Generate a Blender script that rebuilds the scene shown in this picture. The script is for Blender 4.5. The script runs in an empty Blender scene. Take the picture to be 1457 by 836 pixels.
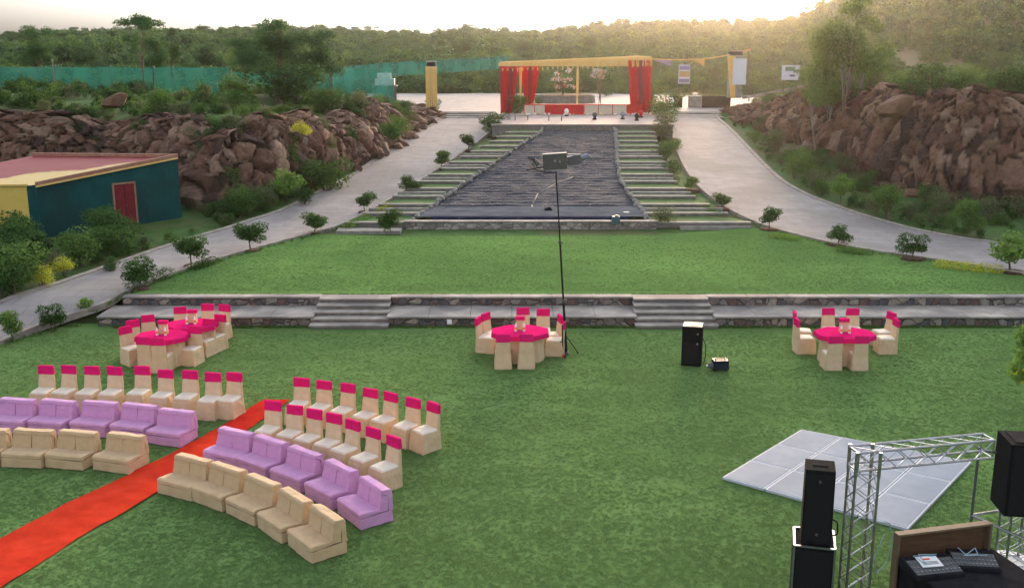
import bpy, bmesh, math, random
import numpy as np
from mathutils import Vector, Matrix, noise
R = math.radians
sc = bpy.context.scene
C = sc.collection
random.seed(7); rng = np.random.default_rng(7)

# ------------------------------------------------------------------ camera
FPX, HC, HORIZ = 1500.0, 8.0, 60.0          # focal length in pixels of a 1457 px wide frame, eye height
PITCH = math.atan((418 - HORIZ) / FPX)
cam = bpy.data.cameras.new('camera'); camo = bpy.data.objects.new('camera', cam); C.objects.link(camo)
camo.location = (0, 0, HC); camo.rotation_euler = (math.pi/2 - PITCH, 0, 0)
cam.sensor_width = 36; cam.lens = 36 * FPX / 1457; cam.clip_end = 6000; cam.clip_start = .1
sc.camera = camo

# ------------------------------------------------------------------ light
SUN_EL, SUN_AZ = R(6.5), R(12)                 # low sun behind the hill crest, a little right of the axis
w = bpy.data.worlds.new('World'); sc.world = w; w.use_nodes = True
nt = w.node_tree; bg = nt.nodes['Background']
sky = nt.nodes.new('ShaderNodeTexSky'); sky.sky_type = 'NISHITA'; sky.sun_disc = False
sky.sun_elevation = SUN_EL; sky.sun_rotation = SUN_AZ; sky.air_density = 0.45; sky.dust_density = 3.0; sky.ozone_density = 1.0
hs = nt.nodes.new('ShaderNodeHueSaturation'); hs.inputs['Saturation'].default_value = .38   # thin overcast: the blue washed out
nt.links.new(sky.outputs[0], hs.inputs['Color']); tcw = nt.nodes.new('ShaderNodeTexCoord'); sx = nt.nodes.new('ShaderNodeSeparateXYZ'); mrw = nt.nodes.new('ShaderNodeMapRange'); mw = nt.nodes.new('ShaderNodeVectorMath'); mw.operation = 'SCALE'
nt.links.new(tcw.outputs['Generated'], sx.inputs[0]); nt.links.new(sx.outputs[2], mrw.inputs[0])
mrw.inputs[1].default_value = 0; mrw.inputs[2].default_value = .5; mrw.inputs[3].default_value = .13; mrw.inputs[4].default_value = 1.35   # cloud deck: brighter overhead than at the horizon
nt.links.new(hs.outputs[0], mw.inputs[0]); nt.links.new(mrw.outputs[0], mw.inputs['Scale']); nt.links.new(mw.outputs[0], bg.inputs[0]); bg.inputs[1].default_value = 0.15
sun = bpy.data.lights.new('sun', 'SUN'); suno = bpy.data.objects.new('sun', sun); C.objects.link(suno)
sun.energy = 1.5; sun.angle = R(12); sun.color = (1, .58, .28)
sd = Vector((math.sin(SUN_AZ)*math.cos(SUN_EL), math.cos(SUN_AZ)*math.cos(SUN_EL), math.sin(SUN_EL)))
suno.rotation_euler = sd.to_track_quat('Z', 'Y').to_euler()
sc.view_settings.view_transform = 'Standard'; sc.view_settings.look = 'None'
sc.view_settings.exposure = 2.4; sc.view_settings.gamma = 1; sc.view_settings.use_curve_mapping = False

# ------------------------------------------------------------------ survey helpers
def ray(px, py):
    dx = (px - 728.5)/FPX; dy = (418 - py)/FPX
    return Vector((dx, math.cos(PITCH) + dy*math.sin(PITCH), -math.sin(PITCH) + dy*math.cos(PITCH)))
def at(px, py, z=0.0):
    d = ray(px, py); t = (z - HC)/d.z
    return Vector((d.x*t, d.y*t, z))
def atY(px, py, Y):
    d = ray(px, py); t = Y/d.y
    return Vector((d.x*t, Y, HC + d.z*t))
BY = [(-60,0),(27.6,0),(29.5,.2),(31.1,.52),(42,.68),(77.5,2.62),(79.6,2.95),(112,2.95),(900,2.95)]
def b(Y):
    for (a, za), (c, zc) in zip(BY, BY[1:]):
        if Y <= c: return za + (zc - za)*max(0, (Y - a)/(c - a))
    return BY[-1][1]
def atB(px, py, f=b):
    z = 1.0
    for _ in range(60): 
        p = at(px, py, z); z = z*.5 + f(p.y)*.5
    p.z = f(p.y); return p
def ppm(Y, z=0):                                # photo pixels per metre at a distance
    return FPX/(math.cos(PITCH)*Y + math.sin(PITCH)*(HC - z))

# ------------------------------------------------------------------ object helpers
def tag(o, label=None, cat=None, group=None, kind=None):
    if label: o['label'] = label
    if cat: o['category'] = cat
    if group: o['group'] = group
    if kind: o['kind'] = kind
    return o
def empty(name, loc, rz=0, label=None, cat=None, group=None, s=1.0):
    o = bpy.data.objects.new(name, None); C.objects.link(o); o.location = loc; o.rotation_euler = (0, 0, rz)
    o.scale = (s, s, s); o.empty_display_size = .2
    return tag(o, label, cat, group)
def kids(o): return [c for c in bpy.data.objects if c.parent == o]
def dup(root, ch, loc, rz=0, label=None, cat=None, group=None, s=None):
    """copy of a thing with its parts (ch = list of (part, [sub-parts]))"""
    r = root.copy(); C.objects.link(r); r.location = loc; r.rotation_euler = (0, 0, rz)
    if s is not None: r.scale = s if hasattr(s, '__len__') else (s, s, s)
    tag(r, label, cat, group)
    for c, subs in ch:
        n = c.copy(); C.objects.link(n); n.parent = r
        for g in subs:
            m = g.copy(); C.objects.link(m); m.parent = n
    return r
def tree_of(root): return [(c, kids(c)) for c in kids(root)]
class MB:
    def __init__(s): s.bm = bmesh.new(); s.mi = 0
    def _tr(s, vs, rot, loc):
        if rot is not None: bmesh.ops.transform(s.bm, matrix=rot, verts=vs)
        bmesh.ops.translate(s.bm, vec=loc, verts=vs)
    def box(s, loc, size, rot=None, taper=None, mi=None):
        """loc = centre of the box; taper = (sx, sy) scale of the top"""
        vs = bmesh.ops.create_cube(s.bm, size=1)['verts']
        for v in vs:
            k = taper if (taper and v.co.z > 0) else (1, 1)
            v.co = Vector((v.co.x*size[0]*k[0], v.co.y*size[1]*k[1], v.co.z*size[2]))
        s._tr(vs, rot, loc)
        if mi is not None:
            for f in {f for v in vs for f in v.link_faces}: f.material_index = mi
        return vs
    def cyl(s, p0, p1, r0, r1=None, n=10, mi=None, caps=True):
        p0, p1 = Vector(p0), Vector(p1); r1 = r0 if r1 is None else r1
        q = (p1 - p0).to_track_quat('Z', 'Y')
        rings = []
        for p, r in ((p0, r0), (p1, r1)):
            rings.append([s.bm.verts.new(p + q @ Vector((r*math.cos(2*math.pi*i/n), r*math.sin(2*math.pi*i/n), 0))) for i in range(n)])
        fs = [s.bm.faces.new((rings[0][i], rings[0][(i+1) % n], rings[1][(i+1) % n], rings[1][i])) for i in range(n)]
        if caps: fs += [s.bm.faces.new(rings[0][::-1]), s.bm.faces.new(rings[1])]
        if mi is not None:
            for f in fs: f.material_index = mi
    def tube(s, pts, r, n=6):
        for a, c in zip(pts, pts[1:]): s.cyl(a, c, r, n=n)
    def prism(s, poly, z0, z1, mi=None, top=None):
        """poly = list of (x,y); top = optional other outline"""
        top = top or poly
        lo = [s.bm.verts.new((p[0], p[1], z0)) for p in poly]; hi = [s.bm.verts.new((p[0], p[1], z1)) for p in top]
        n = len(poly); fs = [s.bm.faces.new((lo[i], lo[(i+1) % n], hi[(i+1) % n], hi[i])) for i in range(n)]
        fs += [s.bm.faces.new(lo[::-1]), s.bm.faces.new(hi)]
        if mi is not None:
            for f in fs: f.material_index = mi
    def face(s, pts, mi=None):
        f = s.bm.faces.new([s.bm.verts.new(p) for p in pts])
        if mi is not None: f.material_index = mi
    def profile_x(s, prof, x0, x1, mi=None):
        """prof = (y,z) outline, extruded along x"""
        a = [s.bm.verts.new((x0, p[0], p[1])) for p in prof]; c = [s.bm.verts.new((x1, p[0], p[1])) for p in prof]
        n = len(prof); fs = [s.bm.faces.new((a[i], a[(i+1) % n], c[(i+1) % n], c[i])) for i in range(n)]
        fs += [s.bm.faces.new(a[::-1]), s.bm.faces.new(c)]
        if mi is not None:
            for f in fs: f.material_index = mi
    def build(s, name, mats, parent=None, bevel=0, seg=2, smooth=False, loc=None):
        bmesh.ops.recalc_face_normals(s.bm, faces=s.bm.faces[:])
        if bevel:
            es = [e for e in s.bm.edges if len(e.link_faces) == 2 and e.calc_face_angle(0) > .5]
            bmesh.ops.bevel(s.bm, geom=es, offset=bevel, segments=seg, affect='EDGES', profile=.6, clamp_overlap=True)
        me = bpy.data.meshes.new(name); s.bm.to_mesh(me); s.bm.free()
        for m in (mats if isinstance(mats, (list, tuple)) else [mats]): me.materials.append(m)
        if smooth: me.shade_smooth()
        return link(name, me, parent, loc)
def link(name, me, parent=None, loc=None):
    o = bpy.data.objects.new(name, me); C.objects.link(o)
    if parent: o.parent = parent
    if loc is not None: o.location = loc
    return o
def pymesh(name, verts, faces, mats, parent=None, smooth=False):
    me = bpy.data.meshes.new(name); me.from_pydata([tuple(map(float, v)) for v in verts], [], faces)
    for m in (mats if isinstance(mats, (list, tuple)) else [mats]): me.materials.append(m)
    if smooth: me.shade_smooth()
    me.update(); return link(name, me, parent)

# ------------------------------------------------------------------ materials
def N(nt, t, **kw):
    n = nt.nodes.new(t)
    for k, v in kw.items(): setattr(n, k, v)
    return n
def lin(c): return tuple(c) + (1,) if len(c) == 3 else c
def mat(name, c1, c2=None, scale=4, detail=4, rough=.8, bump=0, bscale=None, spec=.1, metal=0, stretch=None, c3=None, big=None, coord='Object', dist=.02, sheen=0, lo=.35, hi=.65):
    """mottled surface: c1/c2 mixed by noise, optional c3 patches at the low frequency big"""
    m = bpy.data.materials.new(name); m.use_nodes = True; nt = m.node_tree; P = nt.nodes['Principled BSDF']
    P.inputs['Roughness'].default_value = rough; P.inputs['Specular IOR Level'].default_value = spec; P.inputs['Metallic'].default_value = metal
    if sheen: P.inputs['Sheen Weight'].default_value = sheen
    if c2 is None: P.inputs['Base Color'].default_value = lin(c1)
    tc = N(nt, 'ShaderNodeTexCoord'); mp = N(nt, 'ShaderNodeMapping'); nt.links.new(tc.outputs[coord], mp.inputs[0])
    if stretch: mp.inputs['Scale'].default_value = stretch
    if c2 is not None:
        no = N(nt, 'ShaderNodeTexNoise'); no.inputs['Scale'].default_value = scale; no.inputs['Detail'].default_value = detail; no.inputs['Roughness'].default_value = .6
        nt.links.new(mp.outputs[0], no.inputs[0])
        cr = N(nt, 'ShaderNodeValToRGB'); cr.color_ramp.elements[0].color = lin(c1); cr.color_ramp.elements[1].color = lin(c2)
        cr.color_ramp.elements[0].position = lo; cr.color_ramp.elements[1].position = hi
        nt.links.new(no.outputs[0], cr.inputs[0]); out = cr.outputs[0]
        if c3 is not None:
            n3 = N(nt, 'ShaderNodeTexNoise'); n3.inputs['Scale'].default_value = big or .3; n3.inputs['Detail'].default_value = 5
            nt.links.new(mp.outputs[0], n3.inputs[0]); r3 = N(nt, 'ShaderNodeValToRGB'); r3.color_ramp.elements[0].position = .45; r3.color_ramp.elements[1].position = .62
            nt.links.new(n3.outputs[0], r3.inputs[0]); mx = N(nt, 'ShaderNodeMix', data_type='RGBA')
            nt.links.new(r3.outputs[0], mx.inputs[0]); nt.links.new(out, mx.inputs[6]); mx.inputs[7].default_value = lin(c3); out = mx.outputs[2]
        nt.links.new(out, P.inputs['Base Color'])
    if bump:
        nb = N(nt, 'ShaderNodeTexNoise'); nb.inputs['Scale'].default_value = bscale or scale*3; nb.inputs['Detail'].default_value = 5
        nt.links.new(mp.outputs[0], nb.inputs[0]); bn = N(nt, 'ShaderNodeBump'); bn.inputs['Strength'].default_value = bump; bn.inputs['Distance'].default_value = dist
        nt.links.new(nb.outputs[0], bn.inputs['Height']); nt.links.new(bn.outputs[0], P.inputs['Normal'])
    return m
def leafmat(name, c1, c2, c3=None, trans=.35):
    """foliage: every leaf its own tone, clumps lighter and darker"""
    m = bpy.data.materials.new(name); m.use_nodes = True; nt = m.node_tree; P = nt.nodes['Principled BSDF']
    g = N(nt, 'ShaderNodeNewGeometry'); oi = N(nt, 'ShaderNodeObjectInfo'); tc = N(nt, 'ShaderNodeTexCoord')
    no = N(nt, 'ShaderNodeTexNoise'); no.inputs['Scale'].default_value = 2.2; nt.links.new(tc.outputs['Object'], no.inputs[0])
    a = N(nt, 'ShaderNodeMath', operation='MULTIPLY_ADD'); nt.links.new(g.outputs['Random Per Island'], a.inputs[0]); a.inputs[1].default_value = .5
    nt.links.new(no.outputs[0], a.inputs[2])
    a2 = N(nt, 'ShaderNodeMath', operation='MULTIPLY_ADD'); nt.links.new(oi.outputs['Random'], a2.inputs[0]); a2.inputs[1].default_value = .45; nt.links.new(a.outputs[0], a2.inputs[2])
    cr = N(nt, 'ShaderNodeValToRGB'); cr.color_ramp.elements[0].color = lin(c1); cr.color_ramp.elements[1].color = lin(c2)
    cr.color_ramp.elements[0].position = .45; cr.color_ramp.elements[1].position = 1.25 if False else 1.0
    if c3: e = cr.color_ramp.elements.new(.97); e.color = lin(c2); cr.color_ramp.elements[-1].color = lin(c3)
    nt.links.new(a2.outputs[0], cr.inputs[0]); nt.links.new(cr.outputs[0], P.inputs['Base Color'])
    P.inputs['Roughness'].default_value = .8; P.inputs['Specular IOR Level'].default_value = .06
    tr = N(nt, 'ShaderNodeBsdfTranslucent'); nt.links.new(cr.outputs[0], tr.inputs[0])
    mx = N(nt, 'ShaderNodeMixShader'); mx.inputs[0].default_value = trans
    nt.links.new(P.outputs[0], mx.inputs[1]); nt.links.new(tr.outputs[0], mx.inputs[2]); nt.links.new(mx.outputs[0], nt.nodes['Material Output'].inputs[0])
    return m
def stonewall(name, cols, scale, mortar, stretch=(1, 1, 1.7), edge=.04):
    m = bpy.data.materials.new(name); m.use_nodes = True; nt = m.node_tree; P = nt.nodes['Principled BSDF']
    tc = N(nt, 'ShaderNodeTexCoord'); mp = N(nt, 'ShaderNodeMapping'); mp.inputs['Scale'].default_value = stretch
    nz = N(nt, 'ShaderNodeTexNoise'); nz.inputs['Scale'].default_value = 3
    nt.links.new(tc.outputs['Object'], nz.inputs[0])
    ad = N(nt, 'ShaderNodeMix', data_type='RGBA', blend_type='LINEAR_LIGHT'); ad.inputs[0].default_value = .06
    nt.links.new(tc.outputs['Object'], ad.inputs[6]); nt.links.new(nz.outputs[1], ad.inputs[7]); nt.links.new(ad.outputs[2], mp.inputs[0])
    v = N(nt, 'ShaderNodeTexVoronoi'); v.inputs['Scale'].default_value = scale; v2 = N(nt, 'ShaderNodeTexVoronoi', feature='DISTANCE_TO_EDGE'); v2.inputs['Scale'].default_value = scale
    for q in (v, v2): nt.links.new(mp.outputs[0], q.inputs['Vector']); q.inputs['Randomness'].default_value = .85
    cr = N(nt, 'ShaderNodeValToRGB'); cr.color_ramp.interpolation = 'CONSTANT'
    sep = N(nt, 'ShaderNodeSeparateColor'); nt.links.new(v.outputs['Color'], sep.inputs[0]); nt.links.new(sep.outputs[0], cr.inputs[0])
    els = cr.color_ramp.elements
    els[0].color = lin(cols[0]); els[1].position = 1/len(cols); els[1].color = lin(cols[1])
    for i, c in enumerate(cols[2:], 2): e = els.new(i/len(cols)); e.color = lin(c)
    n2 = N(nt, 'ShaderNodeTexNoise'); n2.inputs['Scale'].default_value = 9; n2.inputs['Detail'].default_value = 6; nt.links.new(tc.outputs['Object'], n2.inputs[0])
    mm = N(nt, 'ShaderNodeMix', data_type='RGBA', blend_type='OVERLAY'); mm.inputs[0].default_value = .7; nt.links.new(cr.outputs[0], mm.inputs[6]); nt.links.new(n2.outputs[0], mm.inputs[7])
    lt = N(nt, 'ShaderNodeMath', operation='LESS_THAN'); lt.inputs[1].default_value = edge; nt.links.new(v2.outputs[0], lt.inputs[0])
    mx = N(nt, 'ShaderNodeMix', data_type='RGBA'); nt.links.new(lt.outputs[0], mx.inputs[0]); nt.links.new(mm.outputs[2], mx.inputs[6]); mx.inputs[7].default_value = lin(mortar)
    nt.links.new(mx.outputs[2], P.inputs['Base Color']); P.inputs['Roughness'].default_value = .9
    mr = N(nt, 'ShaderNodeMapRange'); mr.inputs[2].default_value = .1; nt.links.new(v2.outputs[0], mr.inputs[0])
    bn = N(nt, 'ShaderNodeBump'); bn.inputs['Strength'].default_value = .8; bn.inputs['Distance'].default_value = .03
    nt.links.new(mr.outputs[0], bn.inputs['Height']); nt.links.new(bn.outputs[0], P.inputs['Normal'])
    return m
def attrmat(name, att, rough=.9, n1=6, amt=.8, bump=.6, dist=.05):
    m = bpy.data.materials.new(name); m.use_nodes = True; nt = m.node_tree; P = nt.nodes['Principled BSDF']
    a = N(nt, 'ShaderNodeAttribute'); a.attribute_name = att; tc = N(nt, 'ShaderNodeTexCoord')
    no = N(nt, 'ShaderNodeTexNoise'); no.inputs['Scale'].default_value = n1; no.inputs['Detail'].default_value = 8; no.inputs['Roughness'].default_value = .7; nt.links.new(tc.outputs['Object'], no.inputs[0])
    mm = N(nt, 'ShaderNodeMix', data_type='RGBA', blend_type='OVERLAY'); mm.inputs[0].default_value = amt; nt.links.new(a.outputs[0], mm.inputs[6]); nt.links.new(no.outputs[0], mm.inputs[7])
    nt.links.new(mm.outputs[2], P.inputs['Base Color']); P.inputs['Roughness'].default_value = rough; P.inputs['Specular IOR Level'].default_value = .2
    bn = N(nt, 'ShaderNodeBump'); bn.inputs['Strength'].default_value = bump; bn.inputs['Distance'].default_value = dist; nt.links.new(no.outputs[0], bn.inputs['Height']); nt.links.new(bn.outputs[0], P.inputs['Normal'])
    return m
def lawnmat(name, a, c, d, bare):
    m = bpy.data.materials.new(name); m.use_nodes = True; nt = m.node_tree; P = nt.nodes['Principled BSDF']; L = nt.links.new
    tc = N(nt, 'ShaderNodeTexCoord')
    def noi(s, st=(1, 1, 1), det=5, ro=.6):
        mp = N(nt, 'ShaderNodeMapping'); mp.inputs['Scale'].default_value = st; L(tc.outputs['Object'], mp.inputs[0])
        n = N(nt, 'ShaderNodeTexNoise'); n.inputs['Scale'].default_value = s; n.inputs['Detail'].default_value = det; n.inputs['Roughness'].default_value = ro; L(mp.outputs[0], n.inputs[0]); return n
    fine = noi(16, (1, .8, 1), 9, .85); mid = noi(1.1, (.45, 1.3, 1), 6, .65); big = noi(.16, (1, 1, 1), 4, .5); pat = noi(.7, (1, 1, 1), 7, .7)
    r1 = N(nt, 'ShaderNodeValToRGB'); r1.color_ramp.elements[0].position = .36; r1.color_ramp.elements[1].position = .64
    r1.color_ramp.elements[0].color = lin(a); r1.color_ramp.elements[1].color = lin(c); L(fine.outputs[0], r1.inputs[0])
    r2 = N(nt, 'ShaderNodeValToRGB'); r2.color_ramp.elements[0].position = .44; r2.color_ramp.elements[1].position = .58; L(mid.outputs[0], r2.inputs[0])
    f2 = N(nt, 'ShaderNodeMath', operation='MULTIPLY'); L(r2.outputs[0], f2.inputs[0]); f2.inputs[1].default_value = .6
    m2 = N(nt, 'ShaderNodeMix', data_type='RGBA'); L(f2.outputs[0], m2.inputs[0]); L(r1.outputs[0], m2.inputs[6]); m2.inputs[7].default_value = lin(d)
    r3 = N(nt, 'ShaderNodeValToRGB'); r3.color_ramp.elements[0].position = .3; r3.color_ramp.elements[1].position = .7
    r3.color_ramp.elements[0].color = (.72, .74, .72, 1); r3.color_ramp.elements[1].color = (1.25, 1.22, 1.15, 1); L(big.outputs[0], r3.inputs[0])
    m3 = N(nt, 'ShaderNodeMix', data_type='RGBA', blend_type='MULTIPLY'); m3.inputs[0].default_value = 1; L(m2.outputs[2], m3.inputs[6]); L(r3.outputs[0], m3.inputs[7])
    r4 = N(nt, 'ShaderNodeValToRGB'); r4.color_ramp.elements[0].position = .62; r4.color_ramp.elements[1].position = .78; L(pat.outputs[0], r4.inputs[0])
    m4 = N(nt, 'ShaderNodeMix', data_type='RGBA'); L(r4.outputs[0], m4.inputs[0]); L(m3.outputs[2], m4.inputs[6]); m4.inputs[7].default_value = lin(bare)
    L(m4.outputs[2], P.inputs['Base Color']); P.inputs['Roughness'].default_value = 1; P.inputs['Specular IOR Level'].default_value = 0
    bn = N(nt, 'ShaderNodeBump'); bn.inputs['Strength'].default_value = .5; bn.inputs['Distance'].default_value = .03; L(fine.outputs[0], bn.inputs['Height']); L(bn.outputs[0], P.inputs['Normal'])
    return m
M = {}
M['lawn'] = lawnmat('lawn_grass', (.080,.145,.046), (.155,.25,.09), (.098,.180,.055), (.20,.26,.115))
M['lawn2'] = lawnmat('upper_lawn_grass', (.085,.165,.045), (.15,.27,.085), (.11,.205,.058), (.19,.26,.10))
M['earth'] = mat('scrub_earth', (.04,.095,.025), (.085,.145,.04), scale=1.6, c3=(.10,.10,.045), big=.2, bump=.6, bscale=6, dist=.1, rough=.95)
M['hill'] = mat('hill_ground', (.05,.08,.03), (.10,.12,.05), scale=.15, c3=(.14,.13,.07), big=.03, rough=1)
M['road'] = mat('concrete_road', (.24,.22,.21), (.31,.29,.275), scale=1.2, detail=8, c3=(.21,.195,.185), big=.25, bump=.25, bscale=30, rough=.85)
M['plaza'] = mat('plaza_paving', (.27,.245,.23), (.34,.31,.29), scale=1, detail=7, rough=.85)
M['kerb'] = mat('kerb_concrete', (.22,.19,.16), (.36,.32,.28), scale=3, rough=.9, bump=.4)
M['coping'] = mat('coping_slab', (.28,.25,.215), (.40,.36,.315), scale=2.5, detail=7, c3=(.20,.185,.17), big=.9, rough=.85, bump=.3, bscale=20)
M['wall'] = stonewall('rubble_wall', [(.10,.085,.075),(.17,.14,.12),(.12,.075,.06),(.21,.19,.16),(.085,.08,.08),(.26,.22,.17)], 3.6, (.055,.05,.045), stretch=(1,1,1.3))
M['wallp'] = stonewall('pool_wall', [(.24,.20,.17),(.30,.27,.24),(.19,.16,.14),(.34,.30,.25)], 3.2, (.13,.11,.10))
M['rock'] = attrmat('red_brown_rock', 'col')
M['tan'] = mat('tan_upholstery', (.50,.34,.18), (.56,.39,.215), scale=5, spec=.05, rough=.95, bump=.25, bscale=7, dist=.03, sheen=.2)
M['lilac'] = mat('lilac_upholstery', (.52,.25,.45), (.57,.29,.49), scale=5, spec=.05, rough=.95, bump=.25, bscale=7, dist=.03, sheen=.2)
M['cream'] = mat('cream_chair_cloth', (.58,.42,.25), (.64,.47,.30), scale=6, spec=.05, rough=.95, bump=.35, bscale=9, dist=.03)
M['seat'] = mat('pale_seat_cloth', (.72,.64,.50), (.78,.70,.58), scale=6, rough=.8, bump=.3, bscale=8, dist=.02)
M['pink'] = mat('magenta_cloth', (.60,.012,.12), (.68,.02,.15), scale=6, rough=1, spec=0, bump=.3, bscale=9, dist=.02)
M['carpet'] = mat('red_carpet', (.48,.035,.015), (.58,.048,.022), scale=2.2, detail=7, rough=1, spec=0, bump=.4, bscale=5, dist=.04, c3=(.40,.024,.016), big=.6)
M['white'] = mat('white_paint', (.75,.75,.74), rough=.5)
M['paper'] = mat('paper', (.78,.77,.74), rough=.7)
M['black'] = mat('black_plastic', (.010,.010,.011), (.016,.016,.016), scale=8, rough=1, spec=.04, bump=.15, bscale=60, dist=.004)
M['grille'] = mat('speaker_grille', (.010,.010,.011), (.016,.016,.016), scale=70, rough=.6, bump=.6, bscale=90, dist=.004)
M['alu'] = mat('aluminium_tube', (.36,.37,.38), (.28,.28,.28), scale=10, rough=.35, metal=.9, spec=.5)
M['panel'] = mat('grey_floor_panel', (.22,.255,.30), (.265,.30,.345), scale=2.2, detail=8, rough=.8, spec=.15, c3=(.205,.24,.285), big=1.0)
M['wood'] = mat('brown_ply', (.085,.045,.025), (.115,.065,.036), scale=3, stretch=(1,1,8), rough=.6)
M['case'] = mat('black_case', (.012,.012,.014), (.022,.022,.024), scale=5, rough=1, spec=.03)
M['liner'] = mat('black_pond_liner', (.010,.016,.029), (.025,.035,.054), scale=1.6, detail=9, c3=(.040,.047,.060), big=.4, rough=.8, spec=.08, bump=.7, bscale=5, dist=.10, stretch=(1,2.4,1))
M['linerg'] = mat('grey_pond_liner', (.10,.105,.112), (.15,.155,.165), scale=1.2, detail=8, rough=.95, spec=0, bump=.5, bscale=3, dist=.1)
M['tile'] = mat('blue_tile', (.012,.022,.05), (.02,.035,.075), scale=12, rough=1, spec=.02)
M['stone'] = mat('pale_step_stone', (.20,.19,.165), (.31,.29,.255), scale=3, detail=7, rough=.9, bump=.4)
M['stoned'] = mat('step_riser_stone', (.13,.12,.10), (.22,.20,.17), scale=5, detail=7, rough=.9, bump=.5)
M['gstrip'] = mat('step_grass', (.045,.11,.028), (.085,.165,.045), scale=9, detail=6, rough=.95, c3=(.10,.14,.05), big=1.2, bump=.6, bscale=25, dist=.05)
M['red'] = mat('red_drape', (.50,.010,.018), (.60,.016,.024), scale=4, rough=.7)
M['maroon'] = mat('maroon_drape', (.22,.02,.035), (.28,.03,.045), scale=4, rough=.7)
M['yellow'] = mat('yellow_cloth', (.72,.46,.14), (.78,.53,.20), scale=4, rough=.7, bump=.3)
M['green_wall'] = mat('green_sheet', (.008,.060,.060), (.013,.085,.080), scale=1.5, rough=.8, c3=(.014,.052,.05), big=.5)
M['yel_wall'] = mat('yellow_sheet', (.60,.42,.09), (.66,.47,.12), scale=2, rough=.6)
M['roof_red'] = mat('red_roof', (.38,.055,.05), (.46,.08,.07), scale=1.6, rough=.7, c3=(.5,.16,.12), big=.5)
M['door'] = mat('maroon_door', (.11,.015,.018), (.14,.02,.024), scale=3, rough=.6)
M['bark'] = mat('bark', (.09,.065,.045), (.17,.13,.10), scale=6, stretch=(1,1,.25), rough=.95, bump=.6)
M['palebark'] = mat('pale_bark', (.19,.17,.14), (.28,.25,.21), scale=6, rough=.9)
M['pole'] = mat('black_pole', (.012,.012,.013), rough=.7, spec=.15)
M['grey'] = mat('grey_metal', (.09,.095,.095), rough=.7, spec=.2)
M['orange'] = mat('orange_rubber', (.7,.08,.02), rough=.6)
M['soil'] = mat('bed_soil', (.05,.03,.02), (.10,.06,.04), scale=5, rough=1, bump=.7, bscale=12, dist=.08)
M['cable'] = mat('cable', (.012,.012,.013), rough=.5)
M['pcable'] = mat('pale_cable', (.30,.42,.45), rough=.5)
L_DARK = leafmat('leaf_dark', (.018,.05,.014), (.07,.14,.035)); L_MID = leafmat('leaf_mid', (.035,.085,.02), (.12,.21,.05))
L_FRESH = leafmat('leaf_fresh', (.06,.13,.02), (.20,.32,.07)); L_HILL = leafmat('leaf_hill', (.022,.062,.02), (.08,.16,.05), trans=.25)
L_DULL = leafmat('leaf_dull', (.05,.075,.035), (.14,.17,.075)); L_YEL = leafmat('leaf_yellow', (.24,.28,.03), (.50,.50,.06))
M['petal'] = mat('yellow_petal', (.75,.55,.02), rough=.6); M['whitepetal'] = mat('white_petal', (.82,.79,.75), rough=.6); M['orangepetal'] = mat('orange_petal', (.75,.28,.05), rough=.6)

# net fence: knitted shade cloth, slightly see-through
def netmat():
    m = bpy.data.materials.new('green_shade_net'); m.use_nodes = True; nt = m.node_tree; P = nt.nodes['Principled BSDF']
    tc = N(nt, 'ShaderNodeTexCoord'); mp = N(nt, 'ShaderNodeMapping'); mp.inputs['Scale'].default_value = (1, 1, .4); nt.links.new(tc.outputs['Object'], mp.inputs[0])
    no = N(nt, 'ShaderNodeTexNoise'); no.inputs['Scale'].default_value = .9; no.inputs['Detail'].default_value = 6; nt.links.new(mp.outputs[0], no.inputs[0])
    cr = N(nt, 'ShaderNodeValToRGB'); cr.color_ramp.elements[0].color = (.010,.15,.105,1); cr.color_ramp.elements[1].color = (.025,.25,.18,1); cr.color_ramp.elements[0].position = .35; cr.color_ramp.elements[1].position = .65
    nt.links.new(no.outputs[0], cr.inputs[0]); nt.links.new(cr.outputs[0], P.inputs['Base Color']); P.inputs['Roughness'].default_value = .7
    tl = N(nt, 'ShaderNodeBsdfTranslucent'); nt.links.new(cr.outputs[0], tl.inputs[0]); t = N(nt, 'ShaderNodeBsdfTransparent')
    m1 = N(nt, 'ShaderNodeMixShader'); m1.inputs[0].default_value = .15; nt.links.new(P.outputs[0], m1.inputs[1]); nt.links.new(tl.outputs[0], m1.inputs[2])
    m2 = N(nt, 'ShaderNodeMixShader'); m2.inputs[0].default_value = .3; nt.links.new(m1.outputs[0], m2.inputs[1]); nt.links.new(t.outputs[0], m2.inputs[2])
    nt.links.new(m2.outputs[0], nt.nodes['Material Output'].inputs[0]); return m
M['net'] = netmat()

# ------------------------------------------------------------------ terrain
def W(pts, f=b): return [atB(x, y, f) for x, y in pts]
LOW_L = [(-260,600),(-120,538),(0,489),(80,457),(150,433),(190,412),(280,379),(370,353),(430,337),(482,322),(532,298),(585,266),(640,230),(690,194),(704,178),(712,168)]
UP_L = [(-260,520),(-120,472),(0,432),(70,408),(130,388),(190,367),(250,347),(300,332),(345,318),(400,300),(450,276),(505,247),(555,213),(600,187),(625,172),(632,166)]
LOW_R = [(952,166),(958,195),(968,225),(985,255),(1010,280),(1045,303),(1090,323),(1140,337),(1200,351),(1260,361),(1330,371),(1400,382),(1457,392),(1600,412),(1750,436)]
UP_R = [(1018,164),(1040,185),(1062,208),(1085,232),(1112,257),(1145,276),(1185,292),(1225,306),(1270,319),(1320,331),(1370,340),(1420,346),(1457,350),(1560,366),(1700,384)]
def smoothpoly(ps, n=4):
    out = []
    for i in range(len(ps)-1):
        p0, p1, p2, p3 = ps[max(i-1, 0)], ps[i], ps[i+1], ps[min(i+2, len(ps)-1)]
        for k in range(n):
            t = k/n
            out.append(.5*((2*p1) + (p2-p0)*t + (2*p0-5*p1+4*p2-p3)*t*t + (3*p1-p0-3*p2+p3)*t**3))
    return out + [ps[-1]]
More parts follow.
